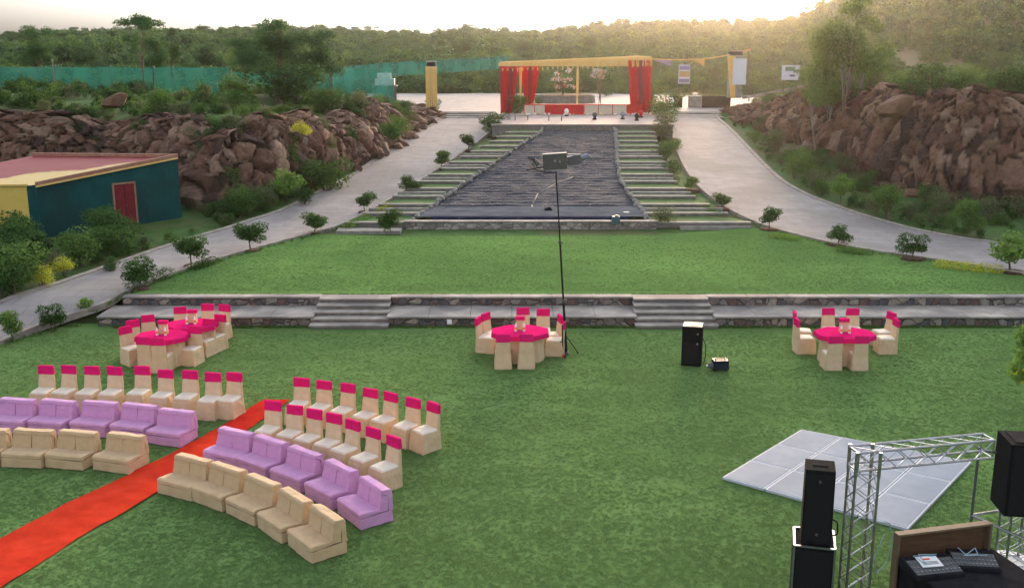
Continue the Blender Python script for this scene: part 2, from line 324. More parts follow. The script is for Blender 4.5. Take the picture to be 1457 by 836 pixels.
low_l, up_l, low_r, up_r = [smoothpoly(W(q)) for q in (LOW_L, UP_L, LOW_R, UP_R)]
def strip(name, A, B, dz, m, n=6, f=b):
    vs, fs = [], []
    for p, q in zip(A, B):
        for k in range(n+1):
            v = p.lerp(q, k/n); vs.append((v.x, v.y, f(v.y) + dz))
    for i in range(len(A)-1):
        for k in range(n): a = i*(n+1)+k; fs.append((a, a+1, a+n+2, a+n+1))
    return pymesh(name, vs, fs, m, smooth=True)
def add_joints(m, sz, dark):
    nt = m.node_tree; P = nt.nodes['Principled BSDF']; src = P.inputs['Base Color'].links[0].from_socket
    tc = N(nt, 'ShaderNodeTexCoord'); nz = N(nt, 'ShaderNodeTexNoise'); nz.inputs['Scale'].default_value = .6; ad = N(nt, 'ShaderNodeMix', data_type='RGBA', blend_type='LINEAR_LIGHT'); ad.inputs[0].default_value = .12
    nt.links.new(tc.outputs['Object'], nz.inputs[0]); nt.links.new(tc.outputs['Object'], ad.inputs[6]); nt.links.new(nz.outputs[1], ad.inputs[7])
    br = N(nt, 'ShaderNodeTexBrick'); br.inputs['Scale'].default_value = 1; br.inputs['Brick Width'].default_value = sz; br.inputs['Row Height'].default_value = sz*.6; br.inputs['Mortar Size'].default_value = .018; br.inputs['Mortar Smooth'].default_value = .4
    br.inputs['Color1'].default_value = (1, 1, 1, 1); br.inputs['Color2'].default_value = (.9, .9, .9, 1); br.inputs['Mortar'].default_value = (dark, dark, dark, 1); nt.links.new(ad.outputs[2], br.inputs[0])
    mx = N(nt, 'ShaderNodeMix', data_type='RGBA', blend_type='MULTIPLY'); mx.inputs[0].default_value = 1; nt.links.new(src, mx.inputs[6]); nt.links.new(br.outputs[0], mx.inputs[7]); nt.links.new(mx.outputs[2], P.inputs['Base Color'])
add_joints(M['road'], 1.1, .72); add_joints(M['plaza'], 1.4, .75)
tag(strip('road', low_l, up_l, .035, M['road']), kind='structure')
tag(strip('road', low_r, up_r, .035, M['road']), kind='structure')
def ribbon(name, A, w, h, m, dz=0):
    """kerb following a line"""
    mb = MB()
    for p, q in zip(A, A[1:]):
        d = (q-p).to_2d(); 
        if d.length < 1e-4: continue
        n = Vector((-d.y, d.x)).normalized()*w/2
        lo, hi = [], []
        for s_, a in ((1, p), (-1, p), (-1, q), (1, q)):
            lo.append(mb.bm.verts.new((a.x+n.x*s_, a.y+n.y*s_, b(a.y)-.1))); hi.append(mb.bm.verts.new((a.x+n.x*s_, a.y+n.y*s_, b(a.y)+dz+h)))
        mb.bm.faces.new(hi); 
        for i in range(4): mb.bm.faces.new((lo[i], lo[(i+1) % 4], hi[(i+1) % 4], hi[i]))
    return mb.build(name, m)
tag(ribbon('kerb', low_l, .16, .10, M['kerb']), kind='structure'); tag(ribbon('kerb', low_r, .16, .10, M['kerb']), kind='structure')
tag(ribbon('kerb', up_l, .22, .07, M['kerb']), kind='structure'); tag(ribbon('kerb', up_r, .22, .07, M['kerb']), kind='structure')

YW1, YW2 = 29.5, 30.75          # faces of the lower and upper retaining walls
# cliff feet
CL = smoothpoly(W([(628,163),(600,180),(555,212),(490,246),(430,268),(370,288),(300,300)]) + [Vector((-15.2,47.5,0)), Vector((-17.5,52,0)), Vector((-22,54.5,0)), Vector((-32,53,0)), Vector((-60,50,0))], 2)
CR = smoothpoly(W([(1026,158),(1060,172),(1120,197),(1190,228),(1250,256),(1320,280),(1400,290),(1500,292),(1650,290),(1850,290)]), 2)
def polydist(x, y, P):
    """signed distance (positive beyond the line) and arclength"""
    best = (1e9, 0, 0); s = 0
    for p, q in zip(P, P[1:]):
        dx, dy = q.x-p.x, q.y-p.y; l = math.hypot(dx, dy); t = ((x-p.x)*dx+(y-p.y)*dy)/(l*l); t = max(0, min(1, t))
        ex, ey = x-p.x-t*dx, y-p.y-t*dy; d = math.hypot(ex, ey)
        if d < best[0]:
            sg = 1 if (dx*ey - dy*ex) > 0 else -1
            best = (d, sg, s + t*l)
        s += l
    return best
def sm(t): t = max(0, min(1, t)); return t*t*(3-2*t)
CLIFF_W = 1.9
def topL(s, X): # cliff top height above the datum, left
    return 3.1 + 1.2*sm((s-4)/10) + .28*math.sin(s*.5) + .15*math.sin(s*1.3)
def topR(s, X):
    return 3.0 + 2.1*sm((s+2)/17) + .6*sm((s-14)/14) + .18*math.sin(s*.6)+.12*math.sin(s*1.7)
def h(x, y):
    z = b(y)
    if y > 79.8 and -15 - (y-80)*.5 < x < 18 + (y-80)*.6: return z
    if y < 112:
        if x < 0:
            d, sg, s = polydist(x, y, CL); sg = -sg
            if sg > 0 or False:
                T = topL(s, x)
                z = z + (T - z)*sm(d/CLIFF_W) if T > z else z
                if d > CLIFF_W: z += min(.5, (d-CLIFF_W)*.05)*sm((d-CLIFF_W)/5)
        else:
            d, sg, s = polydist(x, y, CR)
            if sg < 0: sg = 1
            elif sg > 0: sg = -1
            sg = 1 if right_side(x, y) else -1
            if sg > 0:
                T = topR(s, x); z = z + (T - z)*sm(d/CLIFF_W) if T > z else z
        if z > b(y)+.02: z += .18*noise.noise(Vector((x*.4, y*.4, 0)))
    return z
def right_side(x, y):
    best = None
    for p, q in zip(CR, CR[1:]):
        dx, dy = q.x-p.x, q.y-p.y; l2 = dx*dx+dy*dy; t = max(0, min(1, ((x-p.x)*dx+(y-p.y)*dy)/l2)); ex, ey = x-p.x-t*dx, y-p.y-t*dy; d = ex*ex+ey*ey
        if best is None or d < best[0]-1e-9: best = (d, dx*ey-dy*ex)
    return best[1] > 0
# hills in polar form round the valley
SKY = [(-900,60),(0,58),(200,52),(420,48),(600,54),(750,52),(850,42),(950,36),(1060,34),(1110,28),(1150,8),(1200,-18),(1300,-48),(1457,-75),(2300,-120)]
def skyy(px):
    for (a, ya), (c, yc) in zip(SKY, SKY[1:]):
        if px <= c: return ya + (yc-ya)*sm((px-a)/(c-a))
    return SKY[-1][1]
def hillz(x, y):
    r = math.hypot(x, y); px = 728.5 + FPX*x/max(y, 1)*.98
    Rc = 330 - 70*sm((px-1000)/300); py = skyy(px)
    zc = HC + Rc*math.tan(math.atan((418-py)/FPX) - PITCH)
    z0 = h(x, min(y, 111.9)); t = (y-112)/(Rc-112)
    f = t if t < 1 else 1 - .25*(t-1)
    n = 1.6*noise.noise(Vector((x*.012, y*.012, 3))) + .7*noise.noise(Vector((x*.04, y*.04, 5)))
    k = max(0, f)
    if y < 112: z0 = h(x, y)
    return z0 + (zc - z0)*(k**1.15) + n*sm(t*6)
def grid(name, xs, ys, f, m, hole=None):
    vs = [(x, y, f(x, y)) for y in ys for x in xs]; nx = len(xs)
    fs = [(j*nx+i, j*nx+i+1, (j+1)*nx+i+1, (j+1)*nx+i) for j in range(len(ys)-1) for i in range(nx-1)]
    return pymesh(name, vs, fs, m, smooth=True)
XL0 = at(0, 489).x
low_edge = [(p.x, p.y) for p in low_l]
def lawn_edge_x(y):                         # x of the left road's lower edge at a distance
    for p, q in zip(low_l, low_l[1:]):
        if p.y <= y <= q.y: return p.x + (q.x-p.x)*(y-p.y)/max(1e-6, q.y-p.y)
    return low_l[0].x if y < low_l[0].y else low_l[-1].x
def gz(x, y):
    z = h(x, y) - .05
    if y < YW2 + .6 and x > lawn_edge_x(y) - .2: z = -.3
    elif y < 31.2 and x > lawn_edge_x(y): z = min(z, .2)
    return z
xs = list(np.arange(-70, 70.1, .6)); ys = list(np.arange(-12, 112.1, .6))
tag(grid('ground', xs, ys, gz, M['earth']), kind='structure')
xs = list(np.concatenate([np.arange(-330, -70, 10), np.arange(-70, 300, 6)])); ys = list(np.concatenate([np.arange(111.6, 140, 4), np.arange(140, 460, 8)]))
tag(grid('hills', xs, ys, lambda x, y: hillz(x, y) - .05, M['hill']), kind='structure')
mb = MB(); mb.face([(-2500,-2500,-1.2),(2500,-2500,-1.2),(2500,2500,-1.2),(-2500,2500,-1.2)]); tag(mb.build('far_ground', M['hill']), kind='structure')

# lawns
def sheet(name, outline, z, m, step=1.0):
    vs = [(x, y, z(x, y) if callable(z) else z) for x, y in outline]
    mb = MB(); f = mb.bm.faces.new([mb.bm.verts.new(v) for v in vs]); bmesh.ops.triangulate(mb.bm, faces=[f])
    return mb.build(name, m)
edge = [(p.x, p.y) for p in low_l if p.y < YW1-.02 ]
lx = lawn_edge_x(YW1)
lawn = sheet('lawn', [(40,-12),(40,YW1+.3)] + [(lx, YW1+.3)] + edge[::-1] + [(edge[0][0]-2, -12)], 0.0, M['lawn'])
tag(lawn, kind='structure')
ue = [(p.x, p.y) for p in low_l if YW2 < p.y < 41.2]; ur = [(p.x, p.y) for p in low_r if p.y > 31.5 and p.y < 41.4]
back = [(p.x, p.y) for p in W([(482,326),(570,337),(930,336),(1068,325)])]
vs_u = [(-11.6, YW2+.33)] + [e for e in ue if e[0] > -11.6] + [back[1], back[2], back[3]] + ur + [(46, YW2+.33)]
tag(sheet('lawn', vs_u, lambda x, y: b(y)+.03, M['lawn2']), kind='structure')

# plaza
mb = MB(); n = 60
pl = W([(520,175),(627,175)]) ; 
pts = [(-12,79.5),(-1.2,79.5),(-1.2,70),(10.4,70),(10.4,79.5),(16.5,79.5),(24,85),(30,96),(10,108),(-14,108),(-24,98),(-15,84)]
mb.prism(pts, 2.5, 2.96); tag(mb.build('plaza', M['plaza']), kind='structure')

# ------------------------------------------------------------------ vegetation prototypes
def crown(name, blobs, n, leaf, m, seed=0, shell=.55, flat=.0, asp=.55, droop=0):
    """blobs = list of (cx,cy,cz,rx,ry,rz); leaf-sized quads spread through their volume"""
    g = np.random.default_rng(seed); wts = np.array([bl[3]*bl[4]*bl[5] for bl in blobs])**.8; wts /= wts.sum()
    k = g.choice(len(blobs), n, p=wts); B = np.array(blobs)[k]
    d = g.normal(size=(n, 3)); d /= np.linalg.norm(d, axis=1)[:, None]
    rad = (shell + (1-shell)*g.random(n)**.7)*(1+.25*g.normal(size=n)*.4)
    P = B[:, :3] + d*B[:, 3:6]*rad[:, None]
    nn = d*.6 + g.normal(size=(n, 3))*.7 + np.array([0, 0, .5+flat]); nn /= np.linalg.norm(nn, axis=1)[:, None]
    t = np.cross(nn, g.normal(size=(n, 3))); t /= np.linalg.norm(t, axis=1)[:, None]; u = np.cross(nn, t)
    L = leaf*(.6+.8*g.random(n))[:, None]
    a = P - t*L*.5; c = P + t*L*.5; m1 = P + u*L*asp*.5 + nn*L*.12; m2 = P - u*L*asp*.5 + nn*L*.12
    V = np.stack([a, m1, c, m2], 1).reshape(-1, 3)
    me = bpy.data.meshes.new(name); me.vertices.add(n*4); me.vertices.foreach_set('co', V.ravel())
    me.loops.add(n*4); me.loops.foreach_set('vertex_index', np.arange(n*4)); me.polygons.add(n); me.polygons.foreach_set('loop_start', np.arange(n)*4); me.polygons.foreach_set('loop_total', np.full(n, 4))
    me.materials.append(m); me.update(calc_edges=True); return me
def blobs_for(kind, seed):
    g = random.Random(seed); out = []
    if kind == 'bush':
        for i in range(9): a = g.uniform(0, 6.28); r = g.uniform(0, .34); s = g.uniform(.16, .30); out.append((r*math.cos(a), r*math.sin(a), g.uniform(.22, .74), s*1.15, s*1.15, s*.9))
    if kind == 'shrub':      # clear stem, uneven round head
        for i in range(10): a = g.uniform(0, 6.28); r = g.uniform(.05, .27); s = g.uniform(.13, .23); out.append((r*math.cos(a), r*math.sin(a), g.uniform(.34, .82), s*1.1, s*1.1, s*.85))
    if kind == 'tree':
        for i in range(22): a = g.uniform(0, 6.28); r = g.uniform(.03, .36); s = g.uniform(.07, .145); z = g.uniform(.42, .93); out.append((r*math.cos(a)*(1.25-z*.6), r*math.sin(a)*(1.25-z*.6), z, s*1.35, s*1.35, s*.72))
    if kind == 'flat':       # thorn tree with an umbrella top
        for i in range(12): a = g.uniform(0, 6.28); r = g.uniform(.0, .30); s = g.uniform(.06, .10); out.append((r*math.cos(a), r*math.sin(a), .93-.25*r+g.uniform(-.03, .03), s*1.3, s*1.3, s*.5))
        for i in range(5): a = g.uniform(0, 6.28); r = g.uniform(.1, .28); out.append((r*math.cos(a), r*math.sin(a), g.uniform(.55, .75), .08, .08, .04))
    return out
def trunkmesh(name, kind, blobs, m, seed, stems=1, base=.03):
    g = random.Random(seed); mb = MB()
    for s_ in range(stems):
        a = g.uniform(0, 6.28); lean = .05 if stems == 1 else .16
        p = Vector((0 if stems == 1 else .03*math.cos(a), 0 if stems == 1 else .03*math.sin(a), -.03)); top = Vector((lean*math.cos(a), lean*math.sin(a), .5))
        mid = p.lerp(top, .5) + Vector((g.uniform(-.02, .02), g.uniform(-.02, .02), 0))
        mb.cyl(p, mid, base, base*.8, 7, caps=False); mb.cyl(mid, top, base*.8, base*.55, 7, caps=False)
        for bl in g.sample(blobs, min(len(blobs), 7 if stems == 1 else 4)):
            st = mid.lerp(top, g.uniform(.0, 1)); e = Vector(bl[:3]); k = st.lerp(e, .5) + Vector((0, 0, .02))
            mb.cyl(st, k, base*.42, base*.28, 5, caps=False); mb.cyl(k, e, base*.28, base*.1, 5, caps=False)
    bmesh.ops.recalc_face_normals(mb.bm, faces=mb.bm.faces[:]); me = bpy.data.meshes.new(name); mb.bm.to_mesh(me); mb.bm.free(); me.materials.append(m); me.shade_smooth(); return me
PR = {}
def proto(key, kind, n, leaf, lm, seeds, tm=None, stems=1, base=.02, shell=.5, asp=.55):
    PR[key] = []
    for s in seeds:
        bl = blobs_for(kind, s); PR[key].append((crown('crown', bl, n, leaf, lm, s, shell, asp=asp), trunkmesh('trunk', kind, bl, tm or M['bark'], s, stems, base)))
proto('shrub_d', 'shrub', 2200, .060, L_DARK, (1,2,3), base=.018)
proto('shrub_m', 'shrub', 2100, .062, L_MID, (4,5,6), base=.018)
proto('shrub_f', 'shrub', 1100, .075, L_FRESH, (7,8), base=.018)
proto('bush_d', 'bush', 2200, .055, L_DARK, (11,12,13), stems=3, base=.02, shell=.6)
proto('bush_m', 'bush', 2200, .055, L_MID, (14,15,16), stems=3, base=.02, shell=.6)
proto('bush_w', 'bush', 1300, .06, L_DULL, (17,18), stems=4, base=.015, shell=.4)
proto('bush_y', 'bush', 1500, .055, L_YEL, (19,), stems=4, base=.015, shell=.4)
proto('tree_h', 'tree', 6500, .030, L_HILL, (21,22,23), base=.018, shell=.35)
proto('tree_d', 'tree', 7500, .030, L_DARK, (24,25), base=.018, shell=.35)
proto('tree_f', 'flat', 3500, .026, L_HILL, (26,27), base=.013, shell=.35)
proto('tree_p', 'tree', 5200, .030, L_MID, (28,29), tm=M['palebark'], stems=5, base=.008, shell=.35)
def plant(key, loc, height, label, cat, group=None, width=1.0, name=None, i=None):
    cr, tr = random.choice(PR[key]) if i is None else PR[key][i % len(PR[key])]
    r = empty(name or ('tree' if key.startswith('tree') else 'shrub'), loc, random.uniform(0, 6.28), label, cat, group)
    r.scale = (height*width, height*width, height)
    link('crown', cr, r); link('trunk', tr, r); return r

# instancer for ground cover and the wooded hill
def scatter(name, pts, scales, meshes, label, cat):
    col = bpy.data.collections.new(name + '_kinds')
    for i, me in enumerate(meshes): o = bpy.data.objects.new(name + '_kind', me); col.objects.link(o)
    me = bpy.data.meshes.new(name); n = len(pts); me.vertices.add(n); me.vertices.foreach_set('co', np.array(pts, dtype=float).ravel())
    at_ = me.attributes.new('s', 'FLOAT', 'POINT'); at_.data.foreach_set('value', np.array(scales, dtype=float))
    o = link(name, me); g = bpy.data.node_groups.new(name, 'GeometryNodeTree')
    g.interface.new_socket('Geometry', in_out='INPUT', socket_type='NodeSocketGeometry'); g.interface.new_socket('Geometry', in_out='OUTPUT', socket_type='NodeSocketGeometry')
    gi, go = g.nodes.new('NodeGroupInput'), g.nodes.new('NodeGroupOutput')
    ip = g.nodes.new('GeometryNodeInstanceOnPoints'); ci = g.nodes.new('GeometryNodeCollectionInfo'); ci.inputs['Collection'].default_value = col; ci.inputs['Separate Children'].default_value = True; ci.inputs['Reset Children'].default_value = True
    mp = g.nodes.new('GeometryNodeMeshToPoints'); na = g.nodes.new('GeometryNodeInputNamedAttribute'); na.data_type = 'FLOAT'; na.inputs[0].default_value = 's'
    rv = g.nodes.new('FunctionNodeRandomValue'); rv.data_type = 'FLOAT_VECTOR'; rv.inputs[0].default_value = (-.12, -.12, 0); rv.inputs[1].default_value = (.12, .12, 6.28)
    ri = g.nodes.new('FunctionNodeRandomValue'); ri.data_type = 'INT'; ri.inputs[4].default_value = 0; ri.inputs[5].default_value = 50; ri.inputs['Seed'].default_value = 4
    L = g.links.new
    L(gi.outputs[0], mp.inputs[0]); L(mp.outputs[0], ip.inputs['Points']); L(ci.outputs[0], ip.inputs['Instance']); ip.inputs['Pick Instance'].default_value = True
    L([q for q in ri.outputs if q.type == 'INT'][0], ip.inputs['Instance Index']); L([q for q in rv.outputs if q.type == 'VECTOR'][0], ip.inputs['Rotation']); L([q for q in na.outputs if q.enabled][0], ip.inputs['Scale'])
    L(ip.outputs[0], go.inputs[0])
    md = o.modifiers.new('scatter', 'NODES'); md.node_group = g
    return tag(o, label, cat, kind='stuff')
# hillside scrub
hm = [crown('scrub', blobs_for('bush', 40+i), 520, .13, lm, 40+i, .55) for i, lm in enumerate((L_HILL, L_HILL, L_DARK, L_HILL, L_MID))]
hp, hs = [], []
g = random.Random(5)
for _ in range(9000):
    y = 113 + 225*g.random()**1.1; x = g.uniform(-.56, .56)*y*1.05
    d = noise.noise(Vector((x*.03, y*.03, 0)))
    if g.random() > .85 + d: continue
    if math.hypot(x, y) > 334 - 70*sm((728.5+FPX*x/y-1000)/300): continue
    hp.append((x, y, hillz(x, y) - .35)); hs.append(g.uniform(1.7, 3.6) * (1.15 if y > 250 else 1) * (.75 if y < 135 else 1))
for _ in range(1500):
    y = g.uniform(84, 116); x = g.uniform(-62, 62)
    if -19 - (y-84)*.35 < x < 27 and y < 106: continue
    if -18 < x < 20 and y < 109: continue
    hp.append((x, y, (h(x, y) if y < 112 else hillz(x, y)) - .3)); hs.append(g.uniform(.9, 2.0))
scatter('hillside_scrub', hp, hs, hm, 'dense green scrub covering the far hillsides', 'scrub')

# ------------------------------------------------------------------ rocky banks
def cliff(name, P, top, z0, side, seed, cell=.95, smax=None):
    g = np.random.default_rng(seed)
    S = [0]
    for p, q in zip(P, P[1:]): S.append(S[-1] + (q-p).to_2d().length)
    L = min(S[-1], smax or 1e9); ns = int(L/.11); nv = 46; depth = CLIFF_W+.25
    pts = []
    for i in range(ns+1):
        s = L*i/ns; k = max(j for j in range(len(S)-1) if S[j] <= s + 1e-9); t = (s-S[k])/(S[k+1]-S[k]); p = P[k].lerp(P[k+1], t)
        # smoothed direction
        k0, k1 = max(0, k-1), min(len(P)-1, k+2); d0 = (P[k+1]-P[k]).to_2d().normalized(); d1 = (P[min(k+2, len(P)-1)]-P[min(k+1, len(P)-2)]).to_2d().normalized()
        d = d0.lerp(d1, t).normalized(); nrm = Vector((-d.y, d.x))*side
        T = top(s, 0); zb = b(p.y)
        for j in range(nv+1):
            v = j/nv; hor = depth*(v**1.3) ; z = zb - .15 + (max(T, zb+.3) - zb + .2)*math.sin(min(1, v*1.05)*math.pi/2)**.85
            pts.append((p.x + nrm.x*hor, p.y + nrm.y*hor, z, s, v*5.0, nrm.x, nrm.y))
    A = np.array(pts)
    def cells(scale, seed, warp):
        gg = np.random.default_rng(seed); nf = int(L*6/(scale*scale))
        F = np.stack([gg.random(nf)*(L+2)-1, gg.random(nf)*7-1], 1); off = gg.random(nf); colr = gg.random((nf, 3)); tilt = gg.normal(size=(nf, 2))*.35
        q = A[:, 3:5] + warp*np.stack([np.sin(A[:, 4]*2.1+A[:, 3]*.7), np.sin(A[:, 3]*1.9)], 1)
        q = q * np.array([1, .9]); f1 = np.empty(len(q)); f2 = np.empty(len(q)); idx = np.empty(len(q), int)
        for c in range(0, len(q), 4000):
            D = ((q[c:c+4000, None, :]-F[None])**2).sum(2); o = np.argpartition(D, 1, axis=1)[:, :2]
            d0 = np.take_along_axis(D, o, 1); sw = d0[:, 0] > d0[:, 1]; o[sw] = o[sw][:, ::-1]; d0[sw] = d0[sw][:, ::-1]
            f1[c:c+4000] = np.sqrt(d0[:, 0]); f2[c:c+4000] = np.sqrt(d0[:, 1]); idx[c:c+4000] = o[:, 0]
        rel = q - F[idx]
        edge = np.clip((f2-f1)/(scale*.38), 0, 1)**.55
        return edge*(.55+.75*off[idx]) + (rel*tilt[idx]).sum(1), colr[idx], edge
    dA, cA, eA = cells(.95, seed, .3); dB, cB, eB = cells(.45, seed+1, .12)
    mixm = np.array([sm(.5+1.6*noise.noise(Vector((s*.35, v*.35, seed)))) for s, v in A[:, 3:5]])
    disp = (dA*.62)*(mixm) + (dB*.34)*(1-mixm) + .10*dB
    fine = np.array([noise.fractal(Vector((x*2.2, y*2.2, z*2.2)), 1, 2, 4) for x, y, z in A[:, :3]])
    disp = disp + fine*.11
    fade = np.clip(A[:, 4]/.3, 0, 1)*1.0
    X = A[:, 0] - A[:, 5]*disp*fade*.75; Y = A[:, 1] - A[:, 6]*disp*fade*.75; Z = A[:, 2] + disp*.22*fade
    base = np.array([(.12,.062,.042), (.17,.095,.062), (.075,.045,.035), (.14,.075,.048), (.22,.14,.095)])
    tone = np.where(mixm[:, None] > .5, cA, cB); ci = (tone[:, 0]*5).astype(int) % 5; col = base[ci]*(.75+.5*tone[:, 1:2])
    ed = np.where(mixm > .5, eA, eB); gap_tone = np.array([.05,.03,.02]); col = np.where(ed[:, None] < .35, gap_tone, col)  # rock cells turn dark brown close to their edges
    nn = nv+1; fs = [(i*nn+j, (i+1)*nn+j, (i+1)*nn+j+1, i*nn+j+1) for i in range(ns) for j in range(nv)]
    if side < 0: fs = [f[::-1] for f in fs]
    o = pymesh(name, np.stack([X, Y, Z], 1), fs, M['rock'])
    ca = o.data.color_attributes.new('col', 'FLOAT_COLOR', 'POINT'); ca.data.foreach_set('color', np.concatenate([col, np.ones((len(col), 1))], 1).astype(np.float32).ravel())
    return tag(o, kind='structure')
cliff('rock_bank', CL, topL, 0, -1, 3)
cliff('rock_bank', CR, topR, 0, 1, 8, smax=48)

def boulder_mesh(seed):
    g = random.Random(seed); bm = bmesh.new(); bmesh.ops.create_icosphere(bm, subdivisions=4, radius=.5)
    planes = [(Vector((g.gauss(0, 1), g.gauss(0, 1), g.gauss(0, .8))).normalized(), g.uniform(.26, .42)) for _ in range(13)]
    for v in bm.verts:
        for n_, d in planes:
            e = v.co.dot(n_) - d
            if e > 0: v.co -= n_*e*.93
        v.co *= 1 + .05*noise.fractal(v.co*5 + Vector((seed, 0, 0)), 1, 2, 4)
        v.co.z *= .8
    me = bpy.data.meshes.new('boulder'); bm.to_mesh(me); bm.free(); c = g.choice([(.14,.075,.05), (.20,.12,.08), (.10,.058,.042), (.20,.15,.12), (.16,.09,.055)])
    ca = me.color_attributes.new('col', 'FLOAT_COLOR', 'POINT'); ca.data.foreach_set('color', np.tile(np.array(c+(1,), dtype=np.float32), len(me.vertices))); me.materials.append(M['rock']); return me
BM = [boulder_mesh(i) for i in range(9)]
def along(P, s):
    d = (P[-1]-P[-2]).to_2d().normalized()
    for p, q in zip(P, P[1:]):
        l = (q-p).to_2d().length
        if s <= l: d = (q-p).to_2d().normalized(); return p.lerp(q, s/l), d
        s -= l
    return P[-1], d
g = random.Random(12)
for P, side, lab, grp, cnt, smx in ((CL, -1, 'rough red-brown boulder in the rocky bank beyond the left road', 'boulders of the left bank', 85, 62), (CR, 1, 'rough red-brown boulder in the rocky bank beyond the right road', 'boulders of the right bank', 80, 34)):
    for i in range(cnt):
        s = g.uniform(.5, smx) if side > 0 else g.uniform(.5, 56); p, d = along(P, s); nr = Vector((-d.y, d.x))*side; u = g.random()**1.2*CLIFF_W
        x, y = p.x+nr.x*(u-.55), p.y+nr.y*(u-.55); zz = h(p.x+nr.x*u, p.y+nr.y*u)
        o = link('boulder', g.choice(BM)); o.location = (x, y, zz - .05); k = g.uniform(.5, 1.25) if u < 1.2 else g.uniform(.4, .9); o.scale = (k*1.15, k, k*g.uniform(.75, 1.1)); o.rotation_euler = (g.uniform(-.5, .5), g.uniform(-.5, .5), g.uniform(0, 6.28)); tag(o, lab, 'boulder', grp)
for px, py, Y, k, lab in ((1275,148,51,2.1,'big pale slanted boulder lying on top of the right rocky bank'),(165,140,57,1.6,'grey boulder on the crest of the left rocky bank below the net fence'),(352,193,0,1.5,'tan flat-faced boulder jutting from the near end of the left bank')):
    p = atY(px, py, Y) if Y else atB(px, py, lambda y: 3.6); o = link('boulder', BM[3]); o.location = (p.x, p.y, p.z-.1); o.scale = (k, k*.7, k*.6); o.rotation_euler = (.2, -.35, .4); tag(o, lab, 'boulder')

# ground cover on the banks
UL_ = sorted([(p.y, p.x) for p in up_l]); UR_ = sorted([(p.y, p.x) for p in up_r])
def xline(L, y): return float(np.interp(y, [a[0] for a in L], [a[1] for a in L]))
def between(n, rnd, fn):
    out = []
    while len(out) < n:
        p = fn(rnd)
        if p: out.append(p)
    return out
wm = [crown('weed', blobs_for('bush', 60+i), 260, .16, lm, 60+i, .4, asp=.35) for i, lm in enumerate((L_DARK, L_MID, L_DULL, L_MID, L_DARK))]
g = random.Random(9); wp, ws = [], []
ROADX = 0
def near_cliff_foot(P, side, lo, hi, n, smin, smax, sc_):
    for _ in range(n):
        s = g.uniform(smin, smax); p, d = along(P, s); nr = Vector((-d.y, d.x))*side; u = g.uniform(lo, hi); x, y = p.x+nr.x*u, p.y+nr.y*u
        if noise.noise(Vector((x*.35, y*.35, 2))) < -.12: continue
        # keep off the road
        if u < 0:
            if side < 0:
                if polydist(x, y, up_l)[0] < .9 or x > 0: continue
                if -20.5 < x < -13.2 and 39 < y < 47: continue
            elif polydist(x, y, up_r)[0] < .9 or x < 0: continue
        wp.append((x, y, h(x, y) - .05)); ws.append(g.uniform(.35, 1)*sc_)
near_cliff_foot(CL, -1, 1.6, 8, 900, 0, 70, .8); near_cliff_foot(CL, -1, 8, 26, 900, 0, 70, 1.1)
near_cliff_foot(CR, 1, 1.7, 8, 600, 0, 50, .9); near_cliff_foot(CR, 1, 8, 30, 900, 0, 50, 1.3)
near_cliff_foot(CL, -1, .2, 1.8, 260, 0, 70, .7); near_cliff_foot(CR, 1, .4, 1.8, 70, 0, 50, .4)
def fill_strip(road, P, n, sc_, ymin, ymax, xr):
    k = 0
    while k < n:
        y = g.uniform(ymin, ymax); x = g.uniform(*xr); k += 1
        if x < 0:
            d, sg, s = polydist(x, y, up_l)
            if x > xline(UL_, y) or d < .45: continue
            if polydist(x, y, CL)[1] < 0: continue
            if -20.3 < x < -13.0 and 38.5 < y < 45.5: continue
        else:
            d, sg, s = polydist(x, y, up_r)
            if x < xline(UR_, y) or d < .45 or right_side(x, y): continue
        if noise.noise(Vector((x*.5, y*.5, 7))) < .0: continue
        wp.append((x, y, h(x, y) - .06)); ws.append(g.uniform(.25, .75)*sc_)
fill_strip(up_l, CL, 5200, .9, 26, 74, (-30, -2)); fill_strip(up_r, CR, 3800, .8, 36, 74, (8, 34))
LL_ = sorted([(p.y, p.x) for p in low_l]); LRR_ = sorted([(p.y, p.x) for p in low_r])
def paved(x, y):
    if y > 82: return -24 < x < 28 and y < 108
    return (xline(UL_, y)-.5 < x < xline(UR_, y)+.5) and y > 20
keep = [i for i, q in enumerate(wp) if not paved(q[0], q[1]) and not (q[0] > 0 and q[1] < 72 and abs(polydist(q[0], q[1], CR)[0]) < 1.6 and not right_side(q[0], q[1]) and g.random() < .8)]
wp = [wp[i] for i in keep]; ws = [ws[i] for i in keep]
scatter('bank_weeds', wp, ws, wm, 'low weeds and ground cover on the banks beside both roads', 'weeds')
# turf tufts at lawn edges
tm = [crown('tuft', [(0,0,.3,.5,.5,.3)], 60, .5, L_MID, 80+i, .1, asp=.12) for i in range(2)]
tp, ts = [], []
for _ in range(1500):
    x = g.uniform(-11.5, 22); tp.append((x, YW1 - .12 - abs(g.gauss(0, .05)), 0)); ts.append(g.uniform(.05, .13))
for _ in range(1500):
    x = g.uniform(-11.4, 22); tp.append((x, YW2 + .36 + abs(g.gauss(0, .05)), b(31.1)+.02)); ts.append(g.uniform(.04, .09))
for A in (low_l, low_r):
    for p, q in zip(A, A[1:]):
        if p.y < 20 or p.y > 44: continue
        for _ in range(int((q-p).length*10)):
            v = p.lerp(q, g.random()); sg = .22 if A is low_l else -.22
            tp.append((v.x + sg*g.uniform(.5, 1.3), v.y - g.uniform(.1, .3), (b(v.y) if v.y > 30 else 0)+.02)); ts.append(g.uniform(.06, .16))
scatter('turf_edge', tp, ts, tm, 'ragged tufts of grass along the foot of the stone walls and kerbs', 'grass')

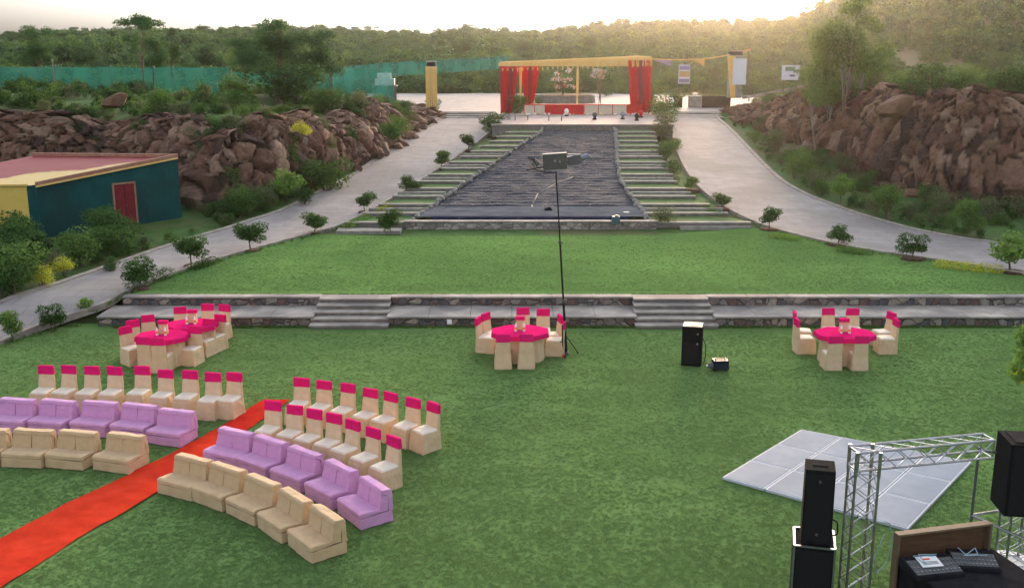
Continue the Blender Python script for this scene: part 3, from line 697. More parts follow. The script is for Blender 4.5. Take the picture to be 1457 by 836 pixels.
gm_ = [crown('tuft', [(0,0,.05,1.2,1.2,.22)], 46, .55, lm, 300+i, .0, asp=.16) for i, lm in enumerate((leafmat('blade_a', (.115,.20,.062), (.17,.275,.10)), leafmat('blade_b', (.13,.22,.068), (.20,.31,.11)), leafmat('blade_c', (.105,.185,.056), (.155,.255,.09))))]
CLN = sorted([(q.y, q.x) for q in (at(*p) for p in ((-150,850),(0,767),(140,696),(280,627),(375,570)))]); CRN = sorted([(q.y, q.x) for q in (at(*p) for p in ((-150,922),(0,838),(120,762),(228,698),(412,570)))])
cl_ = lambda y: float(np.interp(y, [a[0] for a in CLN], [a[1] for a in CLN])) if y <= CLN[-1][0] else 99
cr_ = lambda y: float(np.interp(y, [a[0] for a in CRN], [a[1] for a in CRN]))
gp, gs = [], []
def sprinkle(n, y0, y1, zf, sc0, sc1):
    k = 0
    while k < n:
        k += 1; y = y0 + (y1-y0)*g.random()**1.2; x = g.uniform(-.68, .70)*y
        if x < lawn_edge_x(y)+.25: continue
        if y > 31 and x > float(np.interp(y, [q[0] for q in LR_], [q[1] for q in LR_]))-.3: continue
        if noise.noise(Vector((x*.5, y*1.1, 3))) + .6*noise.noise(Vector((x*2.1, y*3.1, 5))) < g.uniform(-1.1, .25): continue
        if y < 23 and cl_(y)-.05 < x < cr_(y)+.05: continue
        gp.append((x, y, zf(y))); gs.append(g.uniform(sc0, sc1))
LR_ = sorted([(p.y, p.x) for p in low_r])
sprinkle(195000, 11.5, 29.0, lambda y: .0, .025, .055); sprinkle(78000, 31.6, 40.8, lambda y: b(y)+.03, .02, .05)
scatter('lawn_grass', gp, gs, gm_, 'uneven tufts of mown grass all over both lawns', 'grass')

# ------------------------------------------------------------------ retaining walls and steps
SX = [(-5.75, -3.63), (3.62, 5.85)]          # stairs between the two lawns
ends = [-12.0, SX[0][0], SX[0][1], SX[1][0], SX[1][1], 40]
names = ['left of the left-hand steps', 'between the two flights of steps', 'right of the right-hand steps']
for k in range(3):
    x0, x1 = ends[2*k] + .0, ends[2*k+1]
    e = empty('retaining_wall', ((x0+x1)/2, YW1, 0), 0, 'low rubble stone wall with pale ledge, at the lower lawn, ' + names[k], 'wall', 'walls between the lawns')
    mb = MB(); mb.box((0, .13, .04), (x1-x0-.01, .24, .42)); mb.build('wall_face', M['wall'], e)
    mb = MB(); hw = (x1-x0)/2
    nsl = max(1, int((x1-x0)/1.2)); 
    for i in range(nsl): a = -hw + (x1-x0)*i/nsl; mb.box((a+(x1-x0)/nsl/2, .61, .275), ((x1-x0)/nsl-.008, 1.34, .05))
    mb.build('ledge', M['coping'], e, bevel=.006, seg=1)
    x0u = -11.7 if k == 0 else x0
    e = empty('retaining_wall', ((x0u+x1)/2, YW2, .3), 0, 'upper rubble stone wall with pale coping, below the upper lawn, ' + names[k], 'wall', 'walls between the lawns')
    mb = MB(); mb.box((0, .15, .1), (x1-x0u-.01, .24, .26)); mb.build('wall_face', M['wall'], e)
    mb = MB(); hw = (x1-x0u)/2
    for i in range(nsl): a = -hw + (x1-x0u)*i/nsl; mb.box((a+(x1-x0u)/nsl/2, .17, .255), ((x1-x0u)/nsl-.008, .36, .05))
    mb.build('coping', M['coping'], e, bevel=.006, seg=1)
for k, (x0, x1) in enumerate(SX):
    e = empty('garden_steps', ((x0+x1)/2, YW1, 0), 0, ('left' if k == 0 else 'right') + '-hand flight of stone steps between the lower and upper lawns', 'steps', 'steps between the lawns')
    W_ = x1-x0; rise = .575/5
    for i in range(5):
        y0 = -.34 + i*.33; yb_ = min(1.56, y0+.5) if i < 4 else 1.56; w_ = W_ + .16*(1-i/4)
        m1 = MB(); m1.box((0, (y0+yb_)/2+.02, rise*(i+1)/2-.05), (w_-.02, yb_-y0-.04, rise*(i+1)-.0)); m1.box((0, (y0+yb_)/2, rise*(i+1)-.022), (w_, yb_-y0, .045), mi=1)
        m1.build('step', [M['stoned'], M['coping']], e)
# socket box on the wall
mb = MB(); mb.box((0, 0, 0), (.14, .06, .14)); mb.box((0, -.035, 0), (.09, .02, .09)); o = mb.build('socket_box', M['white'], bevel=.008, loc=at(639.5, 457.5, .12) + Vector((0, 0, 0))); o.location = (atY(639.5, 457.5, YW1-.03)); tag(o, 'small white electrical box fixed to the lower stone wall', 'socket')

# ------------------------------------------------------------------ cascade and side steps
NT = 15; Y0c, Y1c = 42.2, 66.8; Z0c, Z1c = .86, 2.72
def cz(Y):
    t = (Y-Y0c)/(Y1c-Y0c); return Z0c + (Z1c-Z0c)*max(0, min(1, t))
def atC(px, py): return atB(px, py, cz)
inL = smoothpoly([atC(*p) for p in ((572,324),(620,290),(664,259),(706,230),(743,205),(772,187))], 6)
inR = smoothpoly([atC(*p) for p in ((932,322),(905,290),(886,262),(880,235),(877,210),(876,187))], 6)
outL = smoothpoly([atC(*p) for p in ((478,324),(548,290),(600,259),(652,228),(697,203),(728,187))], 6)
outR = smoothpoly([atC(*p) for p in ((1070,320),(996,287),(962,262),(944,235),(934,210),(928,187))], 6)
def xat(line, Y):
    for p, q in zip(line, line[1:]):
        if p.y <= Y <= q.y: return p.x + (q.x-p.x)*(Y-p.y)/max(1e-6, q.y-p.y)
    return line[0].x if Y < line[0].y else line[-1].x
# black liner
mb = MB(); nx, ny = 110, 240; vs = []; 
YB = 45.2
for j in range(ny+1):
    Y = YB + (Y1c-YB)*j/ny; k = (Y-Y0c)/(Y1c-Y0c)*NT*2.8; fr = k-math.floor(k); step = (math.floor(k) + sm(min(1, fr/.22)))/(NT*2.8)
    xa, xb = xat(inL, Y), xat(inR, Y)
    for i in range(nx+1):
        x = xa + (xb-xa)*i/nx; zz = Z0c - .10 + (Z1c-Z0c)*step
        zz += .035*noise.fractal(Vector((x*1.1, Y*2.6, 0)), 1, 2, 4) + .03*abs(noise.noise(Vector((x*.8+Y*.4, Y*3, 4))))
        vs.append((x, Y, zz))
fs = [(j*(nx+1)+i, j*(nx+1)+i+1, (j+1)*(nx+1)+i+1, (j+1)*(nx+1)+i) for j in range(ny) for i in range(nx)]
casc = empty('water_cascade', (0, 0, 0), 0, 'stepped cascade lined with wrinkled black sheeting, between the side steps', 'cascade')
pymesh('liner', vs, fs, M['liner'], casc, smooth=True)
vs = []; nx, ny = 60, 20
for j in range(ny+1):
    Y = Y0c+1.0 + (YB-Y0c-.95)*j/ny; xa, xb = xat(inL, Y), xat(inR, Y)
    for i in range(nx+1): x = xa+(xb-xa)*i/nx; vs.append((x, Y, Z0c+.12 + .035*noise.fractal(Vector((x*.7, Y*1.5, 9)), 1, 2, 3) + .1*(j/ny)))
fs = [(j*(nx+1)+i, j*(nx+1)+i+1, (j+1)*(nx+1)+i+1, (j+1)*(nx+1)+i) for j in range(ny) for i in range(nx)]
pymesh('basin_sheet', vs, fs, M['linerg'], casc, smooth=True)
xa, xb = xat(inL, Y0c), xat(inR, Y0c)
mb = MB(); mb.box(((xa+xb)/2, Y0c+.95, Z0c-.01), (xb-xa-1.6, .22, .30)); mb.build('tiled_edge', M['tile'], casc)
mb = MB(); mb.box(((xa+xb)/2, Y0c+.18, Z0c-.25), (xb-xa, .1, .3)); mb.build('channel', M['linerg'], casc)
mb = MB(); mb.box(((xa+xb)/2, Y0c, .78-.0), (xb-xa+.4, .26, .32)); mb.build('pool_wall', M['wallp'], casc)
mb = MB(); mb.box(((xa+xb)/2, Y0c, .96), (xb-xa+.5, .34, .045)); mb.build('pool_coping', M['coping'], casc, bevel=.006, seg=1)
# debris on the liner
cm = []
for i in range(3):
    bm = bmesh.new(); bmesh.ops.create_icosphere(bm, subdivisions=1, radius=.5)
    for v in bm.verts: v.co.z *= .3; v.co *= 1+.3*noise.noise(v.co*2+Vector((i, 0, 0)))
    me = bpy.data.meshes.new('scrap'); bm.to_mesh(me); bm.free(); me.materials.append((M['stone'], M['stone'], M['kerb'])[i]); cm.append(me)
g = random.Random(3); dp, ds = [], []
for _ in range(750):
    Y = Y0c + .8 + (Y1c-Y0c-1)*g.random(); xa, xb = xat(inL, Y), xat(inR, Y); x = g.uniform(xa+.2, xb-.2)
    k = (Y-Y0c)/(Y1c-Y0c)*NT*1.6; zz = Z0c - .10 + (Z1c-Z0c)*(math.floor(k)+sm(min(1, (k-math.floor(k))/.22)))/(NT*1.6)+.05 if Y > YB else Z0c+.08
    dp.append((x, Y, zz)); ds.append(g.uniform(.03, .11))
scatter('litter', dp, ds, cm, 'pale scraps and pebbles strewn over the black cascade sheeting', 'litter')
def lump(name, px, py, z, size, m, lab, cat):
    p = at(px, py, z); mb = MB(); mb.box((0, 0, size[2]/2), size, taper=(.85, .85)); mb.box((size[0]*.1, 0, size[2]*.9), (size[0]*.4, size[1]*.5, size[2]*.5)); o = mb.build(name, m, bevel=.01, loc=p); tag(o, lab, cat); return o
lump('crate', 780, 303, .9, (.34,.3,.22), M['case'], 'small dark crate left on the grey basin of the cascade', 'crate')
lump('sack', 889, 306, .9, (.6,.3,.12), M['paper'], 'pale plastic sack on the right of the cascade basin', 'sack')
lump('drum', 876, 318, .9, (.35,.35,.3), mat('teal_plastic', (.06,.11,.11), rough=.5), 'small teal tub at the front edge of the cascade basin', 'tub')
# hose down the middle of the liner
mb = MB(); mb.tube([at(px, py, cz(at(px, py, 1.3).y)+.05) for px, py in ((756,304),(757,292),(765,276),(790,262),(815,252))], .035, 6); tag(mb.build('hose', M['stone'], smooth=True), 'pale dusty hose lying down the black cascade', 'hose')
# side terraces
for nm, A, B_, sd_ in (('left', outL, inL, -1), ('right', inR, outR, 1)):
    e = empty('terrace_steps', (0, 0, 0), 0, 'broad grassy stone steps climbing along the ' + nm + ' side of the black cascade', 'steps', 'steps beside the cascade')
    for i in range(NT):
        ya = Y0c + (Y1c-Y0c)*i/NT; yb = Y0c + (Y1c-Y0c)*(i+1)/NT; z = Z0c + (Z1c-Z0c)*(i+.5)/NT - .02; jit = random.uniform(-.25, .25)
        a0, a1 = xat(A, ya), xat(B_, ya); c0, c1 = xat(A, yb), xat(B_, yb); ex = .12+random.uniform(0, .12)
        if nm == 'left': a0 -= ex; 
        else: a1 += ex
        zr = z - (Z1c-Z0c)/NT
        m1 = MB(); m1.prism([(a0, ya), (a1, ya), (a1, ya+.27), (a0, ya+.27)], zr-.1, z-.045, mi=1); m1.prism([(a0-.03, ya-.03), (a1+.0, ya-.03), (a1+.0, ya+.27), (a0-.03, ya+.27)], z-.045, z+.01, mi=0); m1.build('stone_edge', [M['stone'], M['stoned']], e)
        if i % 2 == 0 or i > 9: m2 = MB(); m2.prism([(a0+.05, ya+.27), (a1-.02, ya+.27), (c1-.02, yb+.06), (max(c0, a0)+.02 if nm == 'left' else c0, yb+.06)], zr-.1, z-.01); m2.build('grass_strip', M['gstrip'], e)
        else:
            m2 = MB(); m2.prism([(a0+.05, ya+.27), (a1-.02, ya+.27), (c1-.02, yb+.06), (c0+.02, yb+.06)], zr-.1, z-.06); m2.build('grass_strip', M['gstrip'], e)
            ym = (ya+yb)/2+.15; m3 = MB(); m3.prism([(a0+.1, ym), (a1-.05, ym), (a1-.05, ym+.2), (a0+.1, ym+.2)], z-.1, z+.045); m3.build('stone_edge', M['stone'], e)
GM = []
for i in range(3):
    me = BM[i].copy(); me.materials.clear(); me.materials.append(M['stone']); GM.append(me)
g = random.Random(31)
for line, lab, grp in ((inL, 'rough stone in the row edging the left side of the black cascade', 'stones edging the cascade on the left'), (inR, 'rough stone in the row edging the right side of the black cascade', 'stones edging the cascade on the right')):
    Y = Y0c + .4
    while Y < Y1c:
        o = link('edging_stone', g.choice(GM)); o.location = (xat(line, Y)+g.uniform(-.06, .06), Y, cz(Y)+.03); k = g.uniform(.22, .36); o.scale = (k, k, k*.9); o.rotation_euler = (g.uniform(0, 3), 0, g.uniform(0, 6)); tag(o, lab, 'stone', grp)
        Y += g.uniform(.45, .8)*.9
# bottom treads spreading into the lawn
for px0, px1, py, zt, side in ((478, 570, 331, .80, 'left'), (968, 1070, 325, .80, 'right')):
    a, c = at(px0, py, .7), at(px1, py, .7); e = MB(); e.box(((a.x+c.x)/2, a.y+.35, .70), (c.x-a.x, .7, .14)); o = e.build('stone_step', M['stone'], bevel=.008, seg=1); tag(o, 'lowest stone step at the foot of the ' + side + ' terrace steps', 'step')

# platform above the cascade
pf = empty('stage_platform', (0, 0, 0), 0, 'low paved platform above the head of the cascade', 'platform')
xl, xr = at(700, 178, 2.93).x, at(958, 178, 2.93).x
mb = MB(); mb.prism([(xl, 67.0), (xr, 67.0), (xr+.2, 77.6), (xl-.2, 77.6)], 2.2, 2.90); mb.build('platform_base', M['stoned'], pf)
mb = MB(); mb.prism([(xl-.06, 66.94), (xr+.06, 66.94), (xr+.26, 77.66), (xl-.26, 77.66)], 2.90, 2.975); mb.build('paving', mat('platform_paving', (.30,.24,.22), (.38,.31,.28), scale=2, rough=.8), pf)
for nm, (xa, xb) in (('left', (at(632,168,2.7).x, at(712,168,2.7).x)), ('right', (at(951,164,2.7).x, at(1022,164,2.7).x))):
    e = empty('road_steps', (0, 0, 0), 0, 'three shallow grey steps where the ' + nm + ' road meets the plaza', 'steps', 'steps at the heads of the roads')
    for i in range(3): mb = MB(); y0 = 77.4+i*.8; zs = 2.66+i*.095; mb.prism([(xa, y0), (xb, y0), (xb, 80.2), (xa, 80.2)], 2.2, zs); mb.prism([(xa, y0), (xb, y0), (xb, 80.2), (xa, 80.2)], zs, zs+.04, mi=1); mb.build('step', [M['stoned'], M['coping']], e)

# ------------------------------------------------------------------ haze over the valley
HB = MB(); HB.prism([(-420,-40),(420,-40),(420,520),(-420,520)], -3, 60)
hm_ = bpy.data.materials.new('haze'); hm_.use_nodes = True; hn = hm_.node_tree; hn.nodes.remove(hn.nodes['Principled BSDF'])
pv = hn.nodes.new('ShaderNodeVolumePrincipled'); pv.inputs['Color'].default_value = (.86, .88, .90, 1); pv.inputs['Density'].default_value = .00010; pv.inputs['Anisotropy'].default_value = .86
hn.links.new(pv.outputs[0], hn.nodes['Material Output'].inputs['Volume'])
tag(HB.build('haze', hm_), 'thin evening haze filling the valley', 'haze', kind='stuff')

# ------------------------------------------------------------------ chairs
def make_chair():
    r = empty('banquet_chair', (0, 0, 0))
    mb = MB()                                              # skirt down to the grass, flaring, with a soft kick at the hem
    prof = [(.0, 1.03), (.16, .99), (.31, .95), (.40, .90)]
    rings = []
    for z, k in prof:
        hx, y0, y1 = .215*k, -.285*k, .19*k; row = []
        for t in range(20):
            a = t/20*4; sd_, f = int(a), a-int(a)
            c = [(-hx, y0), (hx, y0), (hx, y1), (-hx, y1), (-hx, y0)]; x = c[sd_][0]+(c[sd_+1][0]-c[sd_][0])*f; y = c[sd_][1]+(c[sd_+1][1]-c[sd_][1])*f
            wv = .010*math.sin(t*2.7)*(1-z/.40); row.append(mb.bm.verts.new((x*(1+wv*2), y*(1+wv*2), z + (.012*math.sin(t*1.9) if z == 0 else 0))))
        rings.append(row)
    for q in range(3):
        for t in range(20): mb.bm.faces.new((rings[q][t], rings[q][(t+1) % 20], rings[q+1][(t+1) % 20], rings[q+1][t]))
    mb.bm.faces.new(rings[3]); mb.build('seat_skirt', M['cream'], r, smooth=False)
    mb = MB(); mb.box((0, -.045, .412), (.385, .40, .05), taper=(.93, .93)); mb.build('seat', M['seat'], r, bevel=.02, seg=3)
    mb = MB(); mb.profile_x([(.13, .40), (.20, .0), (.225, .0), (.215, .42), (.235, .74), (.17, .74)], -.185, .185)
    for v in mb.bm.verts:
        k = 1.12 - .24*max(0, min(1, v.co.z/.93)); v.co.x *= k
    mb.build('backrest', M['cream'], r, bevel=.012)
    mb = MB(); mb.box((0, .206, .825), (.362, .08, .20), rot=None, taper=(.96, .9)); mb.build('sash', M['pink'], r, bevel=.012)
    return r
tx = bpy.data.textures.new('wrinkle', 'CLOUDS'); tx.noise_scale = .16; tx.noise_depth = 3
tx2 = bpy.data.textures.new('sag', 'CLOUDS'); tx2.noise_scale = .45
def soften(o, a, b2, lv=3):
    m = o.modifiers.new('sub', 'SUBSURF'); m.subdivision_type = 'SIMPLE'; m.levels = m.render_levels = lv
    for t, k in ((tx, a), (tx2, b2)): d = o.modifiers.new('sag', 'DISPLACE'); d.texture = t; d.strength = k; d.mid_level = .5; d.texture_coords = 'GLOBAL'
chair = make_chair()
for c in kids(chair): soften(c, .022, .03, 2)
CT = tree_of(chair); used_chair = [False]
def put_chair(x, y, rz, label, group, s=1.0):
    if not used_chair[0]:
        used_chair[0] = True; chair.location = (x, y, 0.0); chair.rotation_euler = (0, 0, rz); tag(chair, label, 'chair', group); return chair
    o = dup(chair, CT, (x, y, 0.0), rz, label, 'chair', group); o.scale = (1, 1, random.uniform(.985, 1.015)); return o
ORD = ['first','second','third','fourth','fifth','sixth','seventh','eighth','ninth']
def facing(P, i, extra=0):
    """turn each seat square to the arc its row makes, seats towards the viewer's side"""
    a = P[max(0, i-1)]; c = P[min(len(P)-1, i+1)]; d = (c-a); return math.atan2(d.y, d.x) + extra
def row(tops, z, put, dback, labelf, group, extra=0, order=1):
    P = [at(px, py, z) for px, py in tops]
    for i, p in enumerate(P):
        rz = R(extra[0] + (extra[1]-extra[0])*(i/(len(P)-1))**1.2) + random.uniform(-.06, .06); back = Vector((-math.sin(rz), math.cos(rz), 0))
        q = p - back*dback; put(q.x, q.y, rz, labelf(i), group)
n9 = 9
row([(65,520),(97,520),(130,521),(163,522),(202,521),(235,525),(270,527),(303,531),(333,530)], .92, put_chair, .205,
    lambda i: 'pink-topped cream chair, ' + ORD[8-i] + ' from the red carpet in the row left of it', 'row of chairs left of the carpet', extra=(-8, -14))
row([(429,537),(461,541),(495,545),(527,552),(556,558),(588,566),(617,573)], .92, put_chair, .205,
    lambda i: 'pink-topped chair, ' + ORD[i] + ' from the red carpet in the rear row right of it', 'rear row of chairs right of the carpet', extra=(-14, -45))
row([(388,571),(419,576),(447,582),(475,589),(502,597),(531,608),(560,621)], .92, put_chair, .205,
    lambda i: 'pink-topped chair, ' + ORD[i] + ' from the carpet in the row behind the right lilac sofas', 'second row of chairs right of the carpet', extra=(-20, -42))

# ------------------------------------------------------------------ single sofas
def make_sofa(nm, m):
    r = empty('sofa_chair', (0, 0, 0)); Wd = .83
    def tap(mb, k=.93):
        for v in mb.bm.verts: v.co.x *= 1 - (1-k)*max(0, (v.co.z-.25)/.36)
        return mb
    mb = MB(); mb.profile_x([(-.33, .015), (.30, .015), (.29, .22), (-.33, .20)], -Wd/2, Wd/2)
    mb.build('base', m, r, bevel=.015, seg=3)
    mb = MB(); mb.profile_x([(-.335, .205), (.07, .225), (.06, .285), (-.28, .305), (-.335, .285)], -Wd/2, Wd/2)
    mb.build('seat', m, r, bevel=.022, seg=3)
    for sx in (-1, 1):                                      # back in two padded halves meeting at a seam
        mb = MB(); mb.profile_x([(.035, .23), (.105, .54), (.22, .54), (.22, .23)], sx*.0015 if sx > 0 else -Wd/2, Wd/2 if sx > 0 else -.0015)
        tap(mb).build('backrest', m, r, bevel=.012, seg=3)
    mb = MB(); mb.profile_x([(.085, .535), (.10, .59), (.125, .605), (.285, .595), (.305, .565), (.315, .215), (.222, .215), (.222, .535)], -Wd/2-.003, Wd/2+.003); tap(mb).build('back_roll', m, r, bevel=.018, seg=3)
    return r
sofas = {}
for nm in ('lilac', 'tan'):
    sofas[nm] = [make_sofa(nm, M[nm]), None, False]; [soften(c, .020, .034) for c in kids(sofas[nm][0])]; sofas[nm][1] = tree_of(sofas[nm][0])
def put_sofa(nm):
    def f(x, y, rz, label, group):
        S = sofas[nm]
        if not S[2]: S[2] = True; o = S[0]; o.location = (x, y, 0); o.rotation_euler = (0, 0, rz); tag(o, label, 'sofa', group)
        else: dup(S[0], S[1], (x, y, 0), rz, label, 'sofa', group)
    return f
row([(25,567),(83,569),(142,571),(199,575),(251,583)], .60, put_sofa('lilac'), .19, lambda i: 'lilac armless sofa seat, ' + ORD[4-i] + ' from the red carpet in the row left of it', 'lilac sofas left of the carpet', extra=(-8, -18))
row([(-17,610),(48,611),(111,613),(179,617)], .60, put_sofa('tan'), .19, lambda i: 'tan armless sofa seat, ' + ORD[3-i] + ' from the red carpet in the row left of it', 'tan sofas left of the carpet', extra=(-6, -18))
row([(336,612),(385,624),(434,640),(485,661),(533,686)], .60, put_sofa('lilac'), .19, lambda i: 'lilac armless sofa seat, ' + ORD[i] + ' from the red carpet in the row right of it', 'lilac sofas right of the carpet', extra=(-28, -56))
row([(275,650),(324,663),(374,681),(420,703),(465,728)], .60, put_sofa('tan'), .19, lambda i: 'tan armless sofa seat, ' + ORD[i] + ' from the red carpet in the row right of it', 'tan sofas right of the carpet', extra=(-30, -52))

# red carpet
L_ = [at(*p) for p in ((-150,850),(0,767),(140,696),(280,627),(375,570))]; R_ = [at(*p) for p in ((-150,922),(0,838),(120,762),(228,698),(412,570))]
L2, R2 = smoothpoly(L_, 40), smoothpoly(R_, 40); vs = []; fs = []
for i, (p, q) in enumerate(zip(L2, R2)):
    for k in range(25):
        v = p.lerp(q, k/24); e_ = .035*noise.noise(Vector((v.x*.9, v.y*.9, 4)))+.012*noise.noise(Vector((v.x*5, v.y*5, 4))); vs.append((v.x+e_, v.y, .030 + .022*noise.noise(Vector((v.x*1.3, v.y*1.3, 0))) + .012*noise.noise(Vector((v.x*4, v.y*4, 0)))))
for i in range(len(L2)-1):
    for k in range(24): a = i*25+k; fs.append((a, a+1, a+26, a+25))
tag(pymesh('carpet', vs, fs, M['carpet'], smooth=True), 'long red carpet running diagonally between the two blocks of seats', 'carpet')

# ------------------------------------------------------------------ dining tables
def make_table():
    r = empty('banquet_table', (0, 0, 0)); ra = .80
    oc = lambda k, off=0: [(k*math.cos(R(22.5+45*i)), k*math.sin(R(22.5+45*i))) for i in range(8)]
    mb = MB(); n = 96; lo, hi = [], []
    for i in range(n):
        a = 2*math.pi*i/n; k = .62*(1+.03*math.sin(a*16)+.01*math.sin(a*7)); lo.append((k*math.cos(a)*1.03, k*math.sin(a)*1.03)); hi.append((k*math.cos(a)*.96, k*math.sin(a)*.96))
    mb.prism(lo, .01, .72, top=hi); mb.build('table_skirt', M['cream'], r, smooth=False)
    mb = MB(); mb.prism(oc(ra*1.03), .645, .765, top=oc(ra)); mb.build('tablecloth', M['pink'], r, bevel=.015, seg=2)
    return r
table = make_table(); TT = tree_of(table)
def make_stand():
    r = empty('napkin_stand', (0, 0, 0)); mb = MB(); mb.box((0, 0, .13), (.22, .12, .26), taper=(.95, .8)); mb.build('stand_body', M['cream'], r, bevel=.008)
    mb = MB(); mb.box((0, 0, .30), (.25, .14, .09)); mb.build('stand_top', M['pink'], r, bevel=.01); return r
stand = make_stand(); ST = tree_of(stand)
def make_bottle():
    r = empty('water_bottle', (0, 0, 0)); mb = MB(); mb.cyl((0, 0, 0), (0, 0, .15), .034, n=12); mb.cyl((0, 0, .15), (0, 0, .19), .034, .014, n=12); mb.build('bottle_body', M['white'], r, smooth=False)
    mb = MB(); mb.cyl((0, 0, .19), (0, 0, .215), .015, n=10); mb.build('bottle_cap', M['paper'], r); mb = MB(); mb.cyl((0, 0, .05), (0, 0, .11), .0355, n=12); mb.build('bottle_label', M['orangepetal'], r); return r
bottle = make_bottle(); BT = tree_of(bottle); first = {'t': 0, 's': 0, 'b': 0}
def place(root, T, key, loc, rz, label, cat, group=None, s=None):
    if not first[key]: first[key] = 1; root.location = loc; root.rotation_euler = (0, 0, rz); tag(root, label, cat, group); return root
    return dup(root, T, loc, rz, label, cat, group)
TB = [((1202,473), 'right', 'right-hand table, alone at the right'), ((740,470), 'middle', 'middle table beside the tall black pole'), ((231,476), 'nleft', 'nearer of the two joined left tables'), ((273,460), 'fleft', 'farther of the two joined left tables')]
tc_ = {}
for (px, py), k, lab in TB:
    p = at(px, py, .765); tc_[k] = p
    tb_ = place(table, TT, 't', (p.x, p.y, 0), 0, 'octagonal banquet table with magenta cloth, the ' + lab, 'table', 'banquet tables on the lower lawn'); tb_.scale = (.98, .80, 1) if k[0] in 'rm' else (.86, .74, 1)
    place(stand, ST, 's', (p.x, p.y+.12, .767), 0, 'small cream napkin box with pink top on the ' + lab, 'napkin stand', 'napkin boxes on the tables')
    for j, dx in enumerate((-.11, .10)): place(bottle, BT, 'b', (p.x+dx, p.y-.06, .767), j, 'small white bottle, ' + ('left' if j == 0 else 'right') + ' one on the ' + lab, 'bottle', 'bottles on the tables')
# chairs: pixel of the middle of the top edge of the back, and the heading of the seat (degrees, 0 = towards the viewer, 180 = back to the viewer)
def tchairs(k, lst, lab):
    for px, py, deg, w_ in lst:
        p = at(px, py, .92); rz = R(deg); back = Vector((-math.sin(rz), math.cos(rz), 0)); q = p - back*.205
        put_chair(q.x, q.y, rz, 'pink-topped chair at the ' + lab + ', ' + w_, 'chairs at the tables')
tchairs('right', [(1190,477,180,'left one of two seen from behind'),(1227,477,180,'right one of two seen from behind'),(1134,453,93,'nearer one on its left side'),(1131,443,80,'farther one on its left side'),(1179,438,3,'left one on its far side'),(1214,438,-3,'right one on its far side'),(1276,453,-88,'nearer one on its right side'),(1269,444,-75,'farther one on its right side')], 'right-hand table')
tchairs('middle', [(716,475,182,'left one of two seen from behind'),(749,475,178,'right one of two seen from behind'),(680,451,75,'nearer one on its left side'),(691,446,55,'farther one on its left side'),(744,438,4,'left one on its far side'),(773,439,-4,'right one on its far side'),(797,448,-78,'farther one on its right side'),(803,456,-95,'nearer one on its right side by the pole')], 'middle table')
tchairs('left', [(203,479,170,'left one of two seen from behind'),(224,480,178,'right one of two seen from behind'),(178,465,48,'leftmost, nearest on the left side'),(188,456,42,'second on the left side'),(210,448,20,'third on the left side, set apart'),(277,464,-14,'nearest on the right side'),(297,453,-20,'second on the right side'),(313,447,-24,'third on the right side'),(319,433,-20,'farthest at the right end'),(295,432,-2,'farthest, square-on at the back'),(256,437,12,'far one beside the rear napkin box')], 'left tables')

# ------------------------------------------------------------------ tall pole with lamp heads
b0 = at(806, 504, 0); t0 = atY(791, 243, b0.y)
r = empty('light_pole', b0, 0, 'tall thin black pole with grey lamp boxes on top, standing by the middle table', 'light stand')
d = Vector((t0.x-b0.x, 0, t0.z)); 
mb = MB(); mb.cyl((0, 0, .0), d*.30, .034, n=10); mb.cyl(d*.30, d*.62, .026, n=10); mb.cyl(d*.62, d, .019, n=10); mb.build('pole', M['pole'], r, smooth=False)
for k in (.30, .62): mb = MB(); c = d*k; mb.cyl(c-Vector((0,0,.04)), c+Vector((0,0,.04)), .045, n=10); mb.cyl(c, c+Vector((.08,0,0)), .012, n=6); mb.build('clamp', M['grey'], r)
for a in (20, 140, 260): mb = MB(); e = Vector((math.cos(R(a))*.32, math.sin(R(a))*.32, .03)); mb.cyl(d*.11, e, .013, n=6); mb.box(e, (.05,.05,.03)); mb.build('leg', M['pole'], r)
mb = MB(); mb.cyl((0,0,0), (0,0,.08), .09, .05, n=12); mb.build('foot', M['grey'], r)
mb = MB(); mb.cyl(d+Vector((-.75,0,.02)), d+Vector((.75,0,.30)), .018, n=6); mb.build('crossbar', M['pole'], r)
mat_lamp = mat('lamp_box', (.07,.073,.066), (.09,.092,.085), scale=8, rough=.6)
mb = MB(); mb.box((0, 0, 0), (.60, .26, .40), rot=Matrix.Rotation(R(-4), 4, 'Y')); q = mb.build('lamp_box', mat_lamp, r, bevel=.015, loc=d+Vector((-.03, -.05, .25)))
m2 = MB(); m2.box((0, -.137, .02), (.05,.01,.05)); m2.box((.12,-.137,.0), (.04,.01,.04)); m2.build('screw_plate', M['alu'], q)
mb = MB(); mb.box((0, 0, 0), (.34, .22, .22), rot=Matrix.Rotation(R(-12), 4, 'Y')); q = mb.build('lamp_box', M['grey'], r, bevel=.012, loc=d+Vector((.46, 0, .28)))
m2 = MB(); m2.box((0, -.02, .13), (.32, .12, .03)); m2.build('lamp_lens', M['panel'], q)
for x, z, a in ((-.50, .22, 50), (-.62, .33, 10), (.72, .36, -15)):
    mb = MB(); mb.cyl((-.09, 0, 0), (.09, 0, .0), .05, .075, n=10); o = mb.build('spotlight', M['panel'] if x > 0 else M['grey'], r, loc=d+Vector((x, -.02, z))); o.rotation_euler = (0, R(a), 0)
mb = MB(); mb.tube([d+Vector((-.6,-.1,.2)), d+Vector((-.5,-.12,.03)), d+Vector((-.3,-.12,-.02)), d+Vector((0,-.06,-.05))], .012, 5); mb.build('cable', M['cable'], r)
b1 = at(801, 507, 0); t1 = atY(800, 462, b1.y)
r = empty('thin_stand', b1, 0, 'short thin dark stand with orange foot beside the tall pole', 'stand'); e = Vector((t1.x-b1.x, 0, t1.z))
